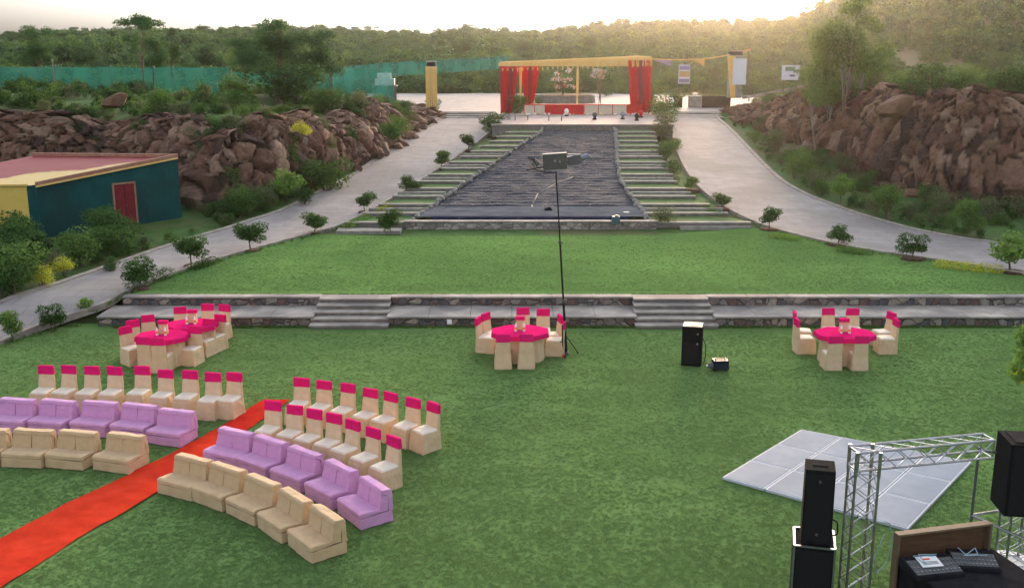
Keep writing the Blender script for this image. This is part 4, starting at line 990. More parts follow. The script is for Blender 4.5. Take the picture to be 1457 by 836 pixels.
mb = MB(); mb.cyl((0,0,.05), e, .016, n=8); mb.cyl(e*.45, e*.45+Vector((-.07,0,.02)), .01, n=6); mb.build('rod', M['pole'], r); mb = MB(); mb.cyl((0,0,0), (0,0,.07), .045, .03, n=10); mb.build('foot', M['orange'], r)

# ------------------------------------------------------------------ speaker and machine on the lawn
p = at(986, 521, 0)
r = empty('floor_speaker', (p.x, p.y+.22, 0), R(-14), 'black two-section loudspeaker with pale top, alone on the lawn right of the pole', 'speaker')
mb = MB(); mb.box((0,0,.345), (.50,.46,.67)); mb.build('lower_cabinet', M['black'], r, bevel=.008); mb = MB(); mb.box((0,0,.86), (.50,.46,.345)); mb.build('upper_cabinet', M['black'], r, bevel=.008)
mb = MB(); mb.box((0,0,1.042), (.48,.44,.012)); mb.build('top_board', mat('pale_board', (.66,.52,.33), (.74,.62,.44), scale=3, rough=.6), r)  # thin pale sheet over the top of the black cabinet
mb = MB(); mb.box((.06,-.02,1.055), (.24,.20,.012), rot=Matrix.Rotation(.2,4,'Z')); mb.build('paper_sheet', M['paper'], r)
for z in (.86,.60): mb = MB(); mb.box((.14,-.237,z), (.045,.016,.045)); mb.build('latch', M['alu'], r)
mb = MB(); mb.box((-.02,-.236,.33), (.40,.01,.54)); mb.build('grille', M['grille'], r)
mb = MB(); mb.tube([(.24,.1,.7),(.33,.08,.5),(.34,.05,.2),(.30,.05,.02)], .01, 5); mb.build('cable', M['cable'], r)
p = at(1023, 529, 0)
r = empty('fog_machine', (p.x, p.y+.15, 0), R(6), 'small dark fog machine with carry handle on the lawn beside the loudspeaker', 'fog machine')
mb = MB(); mb.box((.05,0,.16), (.40,.28,.24), taper=(.94,.9)); mb.build('housing', mat('dark_blue_case', (.012,.016,.025), (.02,.028,.04), rough=.35), r, bevel=.02, seg=3)
mb = MB(); mb.cyl((-.26,-.02,.13),(-.15,-.02,.14), .06,.10, n=12); mb.build('nozzle', M['grey'], r); mb = MB(); mb.cyl((-.31,-.02,.12),(-.26,-.02,.13), .03, n=10); mb.build('nozzle_tip', M['alu'], r)
mb = MB(); mb.tube([(-.09,-.06,.28),(-.09,-.06,.33),(.15,-.06,.33),(.15,-.06,.28)], .012, 6); mb.build('handle', M['pole'], r)
mb = MB(); mb.box((.06,.05,.287), (.30,.12,.012)); mb.build('top_plate', M['orangepetal'] if False else mat('warm_plate', (.55,.40,.28), rough=.5), r)
for sx in (-.1,.2):
    for sy in (-.1,.1): mb = MB(); mb.cyl((sx,sy,0),(sx,sy,.05), .02, n=8); mb.build('foot', M['black'], r)

# ------------------------------------------------------------------ panel floor
q = [at(x, y, .06) for x, y in ((1027,678),(1140,610),(1383,656),(1292,752))]
r = empty('panel_floor', (0,0,0), 0, 'grey panelled dance floor of twelve framed panels lying on the lawn', 'dance floor')
def uv(u, v, z): p = q[0].lerp(q[1], v).lerp(q[3].lerp(q[2], v), u); return Vector((p.x, p.y, z))
for i in range(4):
    for j in range(3):
        g = .003; u0, u1, v0, v1 = i/4+g, (i+1)/4-g, j/3+g, (j+1)/3-g; gi = .009
        mb = MB(); P4 = [uv(u0,v0,0), uv(u1,v0,0), uv(u1,v1,0), uv(u0,v1,0)]; mb.prism([(a.x,a.y) for a in P4], .01, .058); fo = mb.build('floor_panel', M['alu'] if False else mat('panel_frame', (.50,.52,.55), rough=.7) if (i+j == 0) else bpy.data.materials['panel_frame'], r)
        mb = MB(); P4 = [uv(u0+gi,v0+gi,0), uv(u1-gi,v0+gi,0), uv(u1-gi,v1-gi,0), uv(u0+gi,v1-gi,0)]; zt = .063; mb.prism([(a.x,a.y) for a in P4], .05, zt); mb.build('panel_surface', M['panel'], fo)
mb = MB(); P4 = [uv(.01,.01,0), uv(.99,.01,0), uv(.99,.99,0), uv(.01,.99,0)]; mb.prism([(a.x,a.y) for a in P4], 0, .03); mb.build('underframe', M['black'], r)

# ------------------------------------------------------------------ box truss gate
def truss(mb, A, B_, w, up=Vector((0,0,1)), r=.020, rb=.0075, pitch=.27):
    A, B_ = Vector(A), Vector(B_); d = (B_-A).normalized(); s = d.cross(up).normalized(); t = s.cross(d).normalized(); L = (B_-A).length
    cs = [s*a*w/2 + t*c*w/2 for a, c in ((1,1),(1,-1),(-1,-1),(-1,1))]
    for c in cs: mb.cyl(A+c, B_+c, r, n=8)
    n = max(1, round(L/pitch))
    for k in range(4):
        c0, c1 = cs[k], cs[(k+1) % 4]
        for i in range(n):
            a0 = A + d*(L*i/n); a1 = A + d*(L*(i+1)/n)
            mb.cyl(a0+c0, a1+c1, rb, n=6, caps=False); mb.cyl(a0+c1, a1+c0, rb, n=6, caps=False) if k % 2 == 0 or pitch < .3 else None
        for z in (A+d*.01, B_-d*.01): mb.cyl(z+c0, z+c1, rb*1.3, n=6)
u1 = atY(1230, 652, 14.1); tw = .33
ue_ = Vector((7.02, 14.6, 2.22))
r = empty('truss_gate', (u1.x, u1.y, 0), 0, 'silver box-truss goal post frame at the lower right', 'truss')
mb = MB(); truss(mb, (0,0,.02), (0,0,2.06), tw, up=Vector((0,1,0))); mb.build('upright', M['alu'], r)
mb = MB(); truss(mb, (-tw/2,0,2.22), ue_-Vector((u1.x,u1.y,0)), .27, pitch=.30); mb.build('top_beam', M['alu'], r)
mb = MB(); mb.box((0,0,.012), (.36,.36,.024)); mb.build('base_plate', M['case'], r)
for sx in (-1,1):
    for sy in (-1,1): mb = MB(); mb.cyl((sx*tw/2, sy*tw/2, 2.0), (sx*tw/2, sy*tw/2, 2.38), .027, n=8); mb.build('corner_tube', M['alu'], r)
mb = MB(); mb.tube([(.20,-.1,1.3),(.42,-.05,1.25),(.50,0,1.0),(.46,0,.62),(.30,-.05,.45),(.22,-.1,.7),(.34,-.1,1.1)], .008, 5); mb.tube([(.20,.05,1.5),(.25,.05,.9),(.19,.05,.3),(.3,0,.02)], .01, 5); mb.build('cable', M['pcable'], r)
e = Vector((7.86, 15.15, 0))
r = empty('truss_totem', e, 0, 'short silver truss tower on a round base plate at the right edge', 'truss')
mb = MB(); mb.cyl((0,0,0),(0,0,.05), .42, n=40); mb.cyl((0,0,.05),(0,0,.075), .36, .30, n=40); mb.build('base_plate', mat('pale_base', (.50,.50,.48), (.58,.58,.56), rough=.5), r, bevel=.006, seg=1)
mb = MB(); truss(mb, (0,0,.07), (0,0,1.02), .36, up=Vector((0,1,0))); mb.build('tower', M['alu'], r)
p = atY(1424, 680, 14.75)
r = empty('hanging_speaker', (p.x+.56, 14.98, 1.03), R(-6), 'large black loudspeaker box standing on the truss tower at the right edge', 'speaker')
mb = MB(); mb.box((0,0,.58), (.88,.62,1.15)); mb.build('cabinet', M['black'], r, bevel=.012)
mb = MB(); mb.box((0,-.317,.58), (.80,.012,1.07)); mb.build('grille', M['grille'], r)
mb = MB(); mb.box((0,0,1.163), (.70,.46,.012)); mb.build('top_recess', M['case'], r)
r = empty('pipe_frame', (7.22, 14.9, 0), 0, 'light pipe frame with one thin post between the panel floor and the desk', 'pipe frame')
mb = MB(); mb.cyl((0,.4,.0),(0,.4,1.92), .022, n=8); mb.build('post', M['grey'], r)
for a, c in (((0,.4,.78),(1.6,.7,.9)), ((0,.4,.78),(.62,-.35,.68)), ((.62,-.35,.68),(1.5,-.2,.75)), ((0,.4,1.88),(1.0,.3,1.72))): mb = MB(); mb.cyl(a, c, .022, n=8); mb.build('rail', M['alu'], r)
mb = MB(); mb.cyl((.62,-.35,0),(.62,-.35,.70), .022, n=8); mb.build('post', M['grey'], r)

# ------------------------------------------------------------------ loudspeaker stack
def cab(loc, rz, w, dd, h_, label, lines=False):
    r = empty('loudspeaker', loc, rz, label, 'speaker'); mb = MB(); mb.box((0,0,h_/2), (w,dd,h_), taper=(.97,.97)); mb.build('cabinet', M['black'], r, bevel=.012)
    mb = MB(); mb.box((0,-dd/2-.004,h_/2), (w*.88,.012,h_*.9)); mb.build('grille', M['grille'], r)
    if lines:
        al = M['alu']; 
        for sx in (-1,1):
            for sy in (-1,1): mb = MB(); mb.box((sx*w/2*1.0, sy*dd/2, h_/2), (.028,.028,h_+.02)); mb.build('edge_rail', al, r)
        for sy in (-1,1): mb = MB(); mb.box((0, sy*dd/2, h_+.006), (w,.03,.02)); mb.build('edge_rail', al, r)
        for sx in (-1,1): mb = MB(); mb.box((sx*w/2, 0, h_+.006), (.03,dd,.02)); mb.build('edge_rail', al, r)
        mb = MB(); mb.box((w/2+.01, .05, h_*.55), (.02,.16,.10)); mb.build('handle', M['grey'], r)
    else:
        for x, z in ((0,.16),(0,h_-.16)): mb = MB(); mb.cyl((x,-dd/2-.02,z),(x,-dd/2-.008,z), .02, n=8); mb.build('badge', M['grey'], r)
        mb = MB(); mb.box((0,.02,h_+.004), (w*.5,.12,.012)); mb.build('handle', M['case'], r)
        mb = MB(); mb.tube([(w/2,.15,.25),(w/2+.09,.14,.22),(w/2+.10,.1,.05),(w/2+.02,.1,.01)], .012, 5); mb.build('cable', M['cable'], r)
    return r
s_y = 13.95; p = atY(1160, 765, s_y)
cab((p.x, s_y+.05, 0), R(-14), .56, .60, p.z-.03, 'black bass cabinet with silver edges under the slim loudspeaker', lines=True)
cab((p.x+.005, s_y+.02, p.z-.005), R(-14), .42, .44, 1.12, 'slim black loudspeaker standing on the silver-edged bass cabinet')

# ------------------------------------------------------------------ mixing desk
A = atY(1275, 762, 13.5); ex = atY(1403, 750, 13.85); zt = .97
d = (ex - A); ang = math.atan2(d.y, d.x); wd = d.to_2d().length
r = empty('road_case', (A.x + d.x/2, A.y + d.y/2, 0), ang, 'black equipment case with upright brown plywood lid at the bottom right', 'flight case')
mb = MB(); mb.box((.07,-.62,zt/2), (wd+.05,1.15,zt)); mb.build('case_body', M['case'], r, bevel=.01)
mb = MB(); mb.box((0,.0,(zt+1.34)/2-.3), (wd,.03,1.34-zt+.6)); mb.build('lid', M['wood'], r, bevel=.004)
mb = MB(); zz0, zz1 = zt-.6, 1.36
for sx in (-1,1): mb.box((sx*(wd/2+.01), -.04, (zz0+zz1)/2), (.035,.12,zz1-zz0))
mb.box((0,-.04,zz1+.002), (wd+.055,.12,.03)); mb.build('lid_rim', mat('tan_rim', (.13,.09,.055), (.17,.12,.075), rough=.6), r, bevel=.004)
def console(px, py, rz, wx, wy, label, paper=False):
    p = at(px, py, zt); c = empty('mixing_console', (p.x, p.y, zt+.003), rz, label, 'mixer')
    mb = MB(); mb.profile_x([(-wy/2,0),(wy/2,0),(wy/2,.13),(wy/2-.1,.13),(-wy/2,.06)], -wx/2, wx/2); hb = mb.build('console_body', M['case'], c, bevel=.01)
    mb = MB(); sl = math.atan2(.07, wy-.1)
    mb.box((0,-.05,.101), (wx-.05, wy-.16, .006), rot=None); o = mb.build('control_surface', M['grey'], c); o.rotation_euler = (0,0,0)
    for v in o.data.vertices: v.co.z += (v.co.y+.05)*math.tan(sl)+.001
    mb = MB(); g = random.Random(int(px))
    for i in range(11):
        for j in range(3): x = -wx/2+.05+(wx-.1)*i/10; y = -.16+.1*j*(wy/.5); mb.box((x, y, .117+(y+.05)*math.tan(sl)), (.012,.02,.016))
    mb.build('faders', M['alu'], c)
    mb = MB()
    for i in range(6): x = -wx/2+.08+(wx-.16)*i/5; mb.cyl((x, wy/2-.06, .13), (x, wy/2-.06, .145), .014, n=8)
    mb.build('knobs', M['pole'], c)
    mb = MB(); P_ = [(g.uniform(-.2,.2), g.uniform(-.1,.2), .14+.03*g.random()) for _ in range(6)]; mb.tube(P_, .006, 5); mb.build('cable', M['pcable'] if not paper else M['cable'], c)
    return c
c1 = console(1325, 812, ang-R(3), .72, .46, 'left black mixing console carrying a printed sheet on the case')
c2 = console(1384, 803, ang-R(20), .62, .42, 'right black mixing console with loose wires on the case')
p = at(1322, 800, zt+.12); mb = MB(); mb.box((0,0,0), (.30,.22,.012)); sh = mb.build('printed_sheet', M['paper'], loc=(p.x, p.y, zt+.137)); sh.rotation_euler = (R(9),0,ang+R(-6)); tag(sh, 'white printed sheet lying on the left mixing console', 'paper')
mb = MB(); mb.box((-.02,.05,.0085), (.10,.03,.003)); mb.build('orange_print', M['orange'], sh); mb = MB()
for i in range(3): mb.box((0,-.01-.025*i,.0085), (.22,.008,.003))
mb.build('printed_lines', M['grey'], sh)

# ------------------------------------------------------------------ green shed
sA, sB = at(58, 330, .85), at(258, 303, .95); sA.z = sB.z = .8
vA = (sB-sA).to_2d(); back = Vector((-5.6, 1.6)); 
sC = Vector((sB.x-6.3, sB.y+.6, .8)); sD = Vector((sA.x-6.5, sA.y+.1, .8)); zA, zB, zC, zD = 2.66, 3.32, 3.32, 2.6
r = empty('shed', (0,0,0), 0, 'low shed with teal sheet wall, yellow side and red and yellow roof', 'shed')
def wallq(nm, a, c, za, zc, m, parent, n=0):
    """ribbed sheet wall between two ground points"""
    dv = (c-a).to_2d(); L = dv.length; u = dv/L; nn = Vector((u.y, -u.x)); k = int(L/.09); vs = []; fs = []
    for i in range(k+1):
        t = i/k; o_ = .012*(1 if i % 3 == 0 else 0); x, y = a.x+dv.x*t+nn.x*o_, a.y+dv.y*t+nn.y*o_; vs += [(x, y, .5), (x, y, za+(zc-za)*t)]
    fs = [(2*i, 2*i+2, 2*i+3, 2*i+1) for i in range(k)]; return pymesh(nm, vs, fs, m, parent)
wallq('wall', sA, sB, zA, zB, M['green_wall'], r); tag(wallq('wall', sD, sA-Vector((.35,.02,0)), zD, zA, M['yel_wall'], r), 'yellow sheet wall'); wallq('wall', sA-Vector((.35,.02,0)), sA, zA, zA, M['green_wall'], r)
wallq('wall', sB, sC, zB, zC, M['green_wall'], r)
mb = MB(); pts = [(sA.x-.3,sA.y-.05,zA-.02),(sB.x,sB.y,zB-.02),(sC.x,sC.y,zC-.02),(sD.x,sD.y,zD-.02)]
sub = lambda a, c, t: tuple(a[i]+(c[i]-a[i])*t for i in range(3))
def quad_n(pa, pb, pc, pd, m, nm, dz=0):
    vs = []; K = 16
    for j in range(K+1):
        for i in range(K+1):
            v = Vector(pa).lerp(Vector(pb), j/K).lerp(Vector(pd).lerp(Vector(pc), j/K), i/K); vs.append((v.x, v.y, v.z+dz+.015*noise.noise(v*1.2)))
    fs = [(j*(K+1)+i, j*(K+1)+i+1, (j+1)*(K+1)+i+1, (j+1)*(K+1)+i) for j in range(K) for i in range(K)]; return pymesh(nm, vs, fs, m, r)
def roofmat():
    m = bpy.data.materials.new('painted_roof'); m.use_nodes = True; nt = m.node_tree; P = nt.nodes['Principled BSDF']; P.inputs['Roughness'].default_value = .7
    tc = N(nt, 'ShaderNodeTexCoord'); se = N(nt, 'ShaderNodeSeparateXYZ'); no = N(nt, 'ShaderNodeTexNoise'); no.inputs['Scale'].default_value = .5; no.inputs['Detail'].default_value = 5
    nt.links.new(tc.outputs['Object'], se.inputs[0]); nt.links.new(tc.outputs['Object'], no.inputs[0])
    a = N(nt, 'ShaderNodeMath', operation='MULTIPLY_ADD'); a.inputs[1].default_value = 1.0; nt.links.new(se.outputs[1], a.inputs[0])
    b_ = N(nt, 'ShaderNodeMath', operation='MULTIPLY'); b_.inputs[1].default_value = 2.0; nt.links.new(no.outputs[0], b_.inputs[0]); nt.links.new(b_.outputs[0], a.inputs[2])
    x_ = N(nt, 'ShaderNodeMath', operation='MULTIPLY_ADD'); x_.inputs[1].default_value = -.42; nt.links.new(se.outputs[0], x_.inputs[0]); nt.links.new(a.outputs[0], x_.inputs[2])
    gt = N(nt, 'ShaderNodeMapRange'); gt.inputs[1].default_value = sA.y+1.75+.42*18.6+1; gt.inputs[2].default_value = gt.inputs[1].default_value+.25; nt.links.new(x_.outputs[0], gt.inputs[0])
    mx = N(nt, 'ShaderNodeMix', data_type='RGBA'); nt.links.new(gt.outputs[0], mx.inputs[0]); mx.inputs[6].default_value = (.62,.44,.16,1); mx.inputs[7].default_value = (.27,.045,.04,1); nt.links.new(mx.outputs[2], P.inputs['Base Color']); return m
quad_n(pts[0], pts[1], pts[2], pts[3], roofmat(), 'roof')
mb = MB()
def beam(mb, a, c, w_, h_):
    a, c = Vector(a), Vector(c); d = c-a; rot = d.to_track_quat('X', 'Z').to_matrix().to_4x4(); mb.box((a+c)/2, (d.length, w_, h_), rot=rot)
beam(mb, (sA.x,sA.y,zA+.05), (sB.x,sB.y,zB+.05), .14, .16); beam(mb, (sB.x,sB.y+.05,zB+.05), (sC.x,sC.y,zC+.05), .14, .13); mb.build('parapet', mat('parapet_trim', (.30,.13,.09), (.36,.20,.13), rough=.7), r)
mb = MB(); beam(mb, (sA.x+.03,sA.y-.09,zA-.04), (sB.x+.05,sB.y-.1,zB-.04), .03, .06); beam(mb, (sD.x,sD.y-.06,zD+.03), (sA.x-.3,sA.y-.06,zA+.03), .12, .07); mb.build('roof_trim', M['yellow'], r)
u = vA.normalized(); nn = Vector((u.y, -u.x)); L = vA.length; t = .585; cx, cy = sA.x+vA.x*t, sA.y+vA.y*t
dr = empty('x', (0,0,0)); bpy.data.objects.remove(dr)
mb = MB(); mb.box((0,0,0), (.82,.05,1.62)); dr = mb.build('door', M['door'], r, loc=(cx+nn.x*.05, cy+nn.y*.05, 1.58)); dr.rotation_euler = (0,0,math.atan2(u.y,u.x))
mb = MB(); mb.box((-.2,-.035,0), (.37,.02,1.55)); mb.box((.2,-.035,0), (.37,.02,1.55)); mb.build('door_leaf', mat('door_leaf', (.16,.02,.025), (.20,.03,.03), rough=.6), dr)
for bx in (((-.45,-.01,.03),(.07,.07,1.70)), ((.45,-.01,.03),(.07,.07,1.70)), ((0,-.01,.86),(.97,.07,.07))): m2 = MB(); m2.box(*bx); m2.build('door_frame', bpy.data.materials['parapet_trim'], dr)
mb = MB(); mb.box((.04,-.055,-.05), (.03,.03,.10)); mb.build('handle', M['grey'], dr)

# ------------------------------------------------------------------ net fences
def fence(P, h_, lab, sag=.0, rail=True):
    e = empty('net_fence', (0,0,0), 0, lab, 'fence', 'green net fences'); vs, fs = [], []; k = 0
    pp = []
    for a, c in zip(P, P[1:]):
        n = max(1, int((c-a).length/2.6))
        for i in range(n): pp.append(a.lerp(c, i/n))
    pp.append(P[-1]); fine = []
    for a, c in zip(pp, pp[1:]):
        for i in range(8): fine.append((a.lerp(c, i/8), i/8))
    fine.append((pp[-1], 0)); nz = 6
    for p, t in fine:
        for j in range(nz+1):
            z = j/nz; top = h_ - .08*math.sin(math.pi*t)*h_/2
            bulge = .10*math.sin(math.pi*t)*math.sin(math.pi*z) + .03*noise.noise(Vector((p.x*2, z*3, 0))); vs.append((p.x, p.y-bulge, p.z+.02+top*z))
    for i in range(len(fine)-1):
        for j in range(nz): a = i*(nz+1)+j; fs.append((a, a+nz+1, a+nz+2, a+1))
    pymesh('net', vs, fs, M['net'], e)
    for p in pp: mb = MB(); mb.cyl((p.x, p.y+.06, p.z-.2), (p.x+random.uniform(-.03,.03), p.y+.06, p.z+h_+.12), .035, n=6); mb.build('post', M['grey'], e)
    return e
def onbank(px, py, Y): p = atY(px, py, Y); return Vector((p.x, p.y, p.z))
fence([onbank(-140,137,66), onbank(0,135,68), onbank(160,134,70), onbank(330,133,73)], 1.75, 'long low green net fence on the crest of the left bank')
fence([onbank(330,131,77), onbank(470,133,79)], 1.4, 'green net fence stretch behind the big dark tree')
fence([onbank(474,152,80), onbank(561,155,79)], 2.9, 'tall front panel of green netting beside the plaza')
fence([onbank(474,118,92), onbank(540,110,98), onbank(722,98,108)], 1.25, 'far green net fence with raised top behind the plaza')
# pale utility sticks in front of the fence
for px, y0, y1, Y, lab in ((80,133,86,67,'thin pale leaning pole in front of the left net fence'),(218,133,95,70,'thin dark pole in the middle of the left net fence'),(415,140,72,66,'thin grey lamp pole rising through the big tree')):
    a, c = atY(px, y0, Y), atY(px-6 if px == 80 else px, y1, Y); mb = MB(); mb.cyl(a-Vector((0,0,.3)), c, .05, .04, n=8); mb.box(c, (.12,.12,.12)); tag(mb.build('pole', M['stone'] if px == 80 else M['grey']), lab, 'pole')
# white tank on a frame
p = atY(548, 122, 86); e = empty('water_tank', (p.x, p.y, 2.95), 0, 'small white tank on a green-screened frame at the edge of the plaza', 'tank'); hz = p.z-2.95
mb = MB(); mb.box((0,0,hz+.30), (1.5,1.0,.5)); mb.cyl((-.6,0,hz+.72),(.5,0,hz+.72), .28, n=14); mb.build('tank_body', M['white'], e, bevel=.03)
mb = MB(); 
for sx in (-.8,.8):
    for sy in (-.5,.5): mb.cyl((sx,sy,0),(sx,sy,hz+.05), .05, n=6)
mb.box((0,0,hz), (1.9,1.3,.08)); mb.build('frame', M['grey'], e)
mb = MB(); mb.box((.05,-.62,hz*.5), (1.75,.03,hz*.9)); mb.build('screen', M['green_wall'], e)

# ------------------------------------------------------------------ red draped entrance
D = 77.0; PZ = 2.975
def W2(px, py, Y=D): return atY(px, py, Y)
r = empty('draped_arch', (0,0,0), 0, 'wide entrance frame with yellow top cloth and red striped drapes', 'entrance')
a, c = W2(711,93), W2(926,84)
PT = {}
for i, (px, Y) in enumerate(((713,D),(925,D),(735,D+3),(905,D+3))):
    q_ = W2(px, 90, Y); mb = MB(); mb.cyl((q_.x, Y, PZ-.05), (q_.x, Y, a.z+ (c.z-a.z)*(px-713)/212), .05, n=8); mb.build('post', M['grey'], r)
def cloth(nm, x0, x1, Y, z0, z1, m, parent, n=60, amp=.07, fr=9, w0=None, dz=0.0, z0b=None):
    """hanging cloth: x0..x1 at the top, w0=(xa,xb) at the bottom"""
    vs, fs = [], []; nz = 14; w0 = w0 or (x0, x1)
    for i in range(n+1):
        t = i/n
        for j in range(nz+1):
            s_ = j/nz; e_ = s_**.8; x = (w0[0]+(w0[1]-w0[0])*t)*(1-e_) + (x0+(x1-x0)*t)*e_; zt_ = z1 + dz*t; y = Y + amp*math.sin(t*fr*math.pi*2 + .4*math.sin(s_*3))*(.6+.4*(1-s_)) ; vs.append((x, y, z0+(zt_-z0)*s_))
    for i in range(n):
        for j in range(nz): k = i*(nz+1)+j; fs.append((k, k+nz+1, k+nz+2, k+1))
    o = pymesh(nm, vs, fs, m, parent, smooth=True); md = o.modifiers.new('thick', 'SOLIDIFY'); md.thickness = .02; return o
def drape(px0, px1, bx0, bx1, y0, y1, Y, stripes):
    n = len(stripes)
    for k, m in enumerate(stripes):
        t0_, t1_ = k/n, (k+1)/n; A1 = W2(px0+(px1-px0)*t0_, y0, Y); A2 = W2(px0+(px1-px0)*t1_, y0, Y); B1 = W2(bx0+(bx1-bx0)*t0_, y1, Y); B2 = W2(bx0+(bx1-bx0)*t1_, y1, Y)
        cloth('drape', A1.x, A2.x+.0, Y-.06+.03*(k % 2), B1.z, A1.z, M[m], r, n=24, amp=.06, fr=1.5, w0=(B1.x, B2.x))
drape(711,739, 713,726, 95,161, D, ['red','red','maroon','red'])
drape(741,768, 748,757, 94,152, D+1.2, ['red','red','maroon','red','red'])
drape(894,927, 898,927, 86,160, D-.1, ['red','red','maroon','red','red'])
cloth('drape', W2(739,96).x, W2(743,96).x, D+.3, PZ+.6, W2(739,96).z, M['yellow'], r, n=8, amp=.03, fr=1, w0=(W2(740,96).x, W2(741.5,96).x))
cloth('top_cloth', a.x-.1, c.x+.1, D-.12, W2(711,94.5).z, W2(711,90).z, M['yellow'], r, n=160, amp=.03, fr=26, dz=(W2(926,82).z-W2(711,90).z))
vs = []; A0, A1_ = W2(711,89.5), W2(926,81.5)
for pa, pb in (((A0.x,D,A0.z),(A1_.x,D,A1_.z)), ((A0.x,D,A0.z),(A0.x+1.0,D+3.2,A0.z)), ((A1_.x,D,A1_.z),(A1_.x-.7,D+3.2,A1_.z)), ((A0.x+1.0,D+3.2,A0.z),(A1_.x-.7,D+3.2,A1_.z))):
    mb = MB(); mb.cyl(pa, pb, .06, n=8); mb.build('top_rail', M['yellow'], r)
for t in np.linspace(.02,.98,30):                            # pompoms along the hem
    p_ = Vector(A0).lerp(Vector(A1_), t); mb = MB(); mb.cyl((p_.x, D-.16, p_.z-.62+.05*math.sin(t*40)), (p_.x, D-.16, p_.z-.42), .03, .06, n=6); mb.build('tassel', M['yellow'], r)
# garland towards the right-hand pillar
mb = MB(); G0, G1, G2 = W2(928,84), W2(985,85,80), W2(1035,79,82)
mb.tube([G0, G0.lerp(G1,.5)+Vector((0,0,-.05)), G1, G1.lerp(G2,.5)+Vector((0,0,-.05)), G2, W2(1068,70,83)], .05, 6); tag(mb.build('cloth_garland', M['yellow']), 'twisted yellow cloth line strung from the red entrance to the right pillar', 'garland')
def tri(px, py, w_, h_, Y, m, nm, lab, cat):
    p0 = W2(px, py, Y); s_ = 1/ppm(Y, 5); mb = MB(); mb.face([p0, p0+Vector((w_*s_,0,.15)), p0+Vector((w_*s_*.95,0,-h_*s_))]); o = mb.build(nm, m); md = o.modifiers.new('t','SOLIDIFY'); md.thickness=.02; tag(o, lab, cat); return o
tri(985, 85, 18, 9, 80.4, M['yellow'], 'pennant', 'yellow triangular cloth pennant hanging from the line right of the entrance', 'pennant')
tri(930, 86, 26, 8, 78.6, mat('lilac_cloth', (.36,.30,.42), rough=.8), 'pennant', 'greyish lilac cloth hanging beside the right red drape', 'pennant')
# low row of covered benches behind the platform edge
e = empty('draped_parapet', (0,0,0), 0, 'low draped parapet of beige and red panels across the platform', 'parapet')
xs_ = [745,776,830,892,914]; cols = ['panelbeige','red','panelbeige','red']
M['panelbeige'] = mat('beige_cloth', (.58,.50,.36), (.64,.56,.42), scale=3, rough=.8)
Yp = 76.4
for i in range(4):
    x0, x1 = W2(xs_[i],160,Yp).x, W2(xs_[i+1],160,Yp).x; mb = MB(); mb.box(((x0+x1)/2, Yp, PZ+.33), (x1-x0-.01,.35,.66)); pn = mb.build('cloth_panel', M[cols[i]], e, bevel=.01)
    if cols[i] == 'panelbeige':
        n = max(2, int((x1-x0)/.8))
        for k in range(n+1): mb = MB(); mb.box((x0+.03+(x1-x0-.06)*k/n, Yp-.19, PZ+.34), (.05,.03,.62)); mb.build('red_stripe', M['red'], pn)
    mb = MB(); mb.box(((x0+x1)/2, Yp-.02, PZ+.69), (x1-x0,.42,.05)); mb.build('red_rail', M['red'], e)
g = random.Random(8)
fl = []
for i in range(34):
    px = g.uniform(742, 916); Y = g.uniform(75.2, 76.0); x = W2(px,164,Y).x; me_m = g.choice([M['whitepetal'], M['whitepetal'], M['petal'], M['orangepetal']])
    bm = bmesh.new(); bmesh.ops.create_icosphere(bm, subdivisions=2, radius=g.uniform(.06,.13))
    for v in bm.verts: v.co *= 1+.35*noise.noise(v.co*18+Vector((i,0,0))); v.co.z = v.co.z*.7
    me = bpy.data.meshes.new('flower_heap'); bm.to_mesh(me); bm.free(); me.materials.append(me_m); o = link('flower_heap', me); o.location = (x, Y, PZ+.07); tag(o, 'small heap of pale blossoms on the platform in front of the draped parapet', 'flowers', 'flower heaps along the parapet')
# small props on the platform
def gnome(px, py, Y, m, lab, nm, cat, s=1.0):
    p_ = W2(px, py, Y); e = empty(nm, (p_.x, Y, PZ), g.uniform(-.5,.5), lab, cat); mb = MB(); mb.cyl((0,0,0),(0,0,.1*s), .16*s,.12*s, n=14); mb.build('base', M['case'], e)
    mb = MB(); mb.cyl((0,0,.1*s),(0,0,.34*s), .07*s,.17*s, n=14); mb.cyl((0,0,.34*s),(0,0,.50*s), .17*s,.08*s, n=14); mb.build('bowl', m, e, smooth=False)
for px, Y, m, lab in ((846,71,M['grey'],'dark urn standing near the front of the platform, left of the pair'),(886,71.5,M['panel'],'pale grey urn standing on the front of the platform'),(906,70,M['case'],'dark urn with red rim at the right of the platform front'),(912,73,M['red'],'small red urn farthest right on the platform'),(806,74.5,M['whitepetal'],'white urn before the red panel of the parapet')): gnome(px, 170, Y, m, lab, 'urn', 'urn', 1.0)
for px, Y, lab in ((742,70.5,'low dark bench frame at the left of the platform front'),(790,70,'low dark bench frame in the middle of the platform front')):
    x = W2(px,172,Y).x; e = empty('bench_frame', (x,Y,PZ), 0, lab, 'bench'); mb = MB(); mb.box((0,0,.32),(1.0,.3,.05)); mb.build('bench_top', M['stone'], e, bevel=.005)
    for sx in (-.42,.42): mb = MB(); mb.box((sx,0,.15),(.05,.26,.30)); mb.build('leg', M['case'], e)
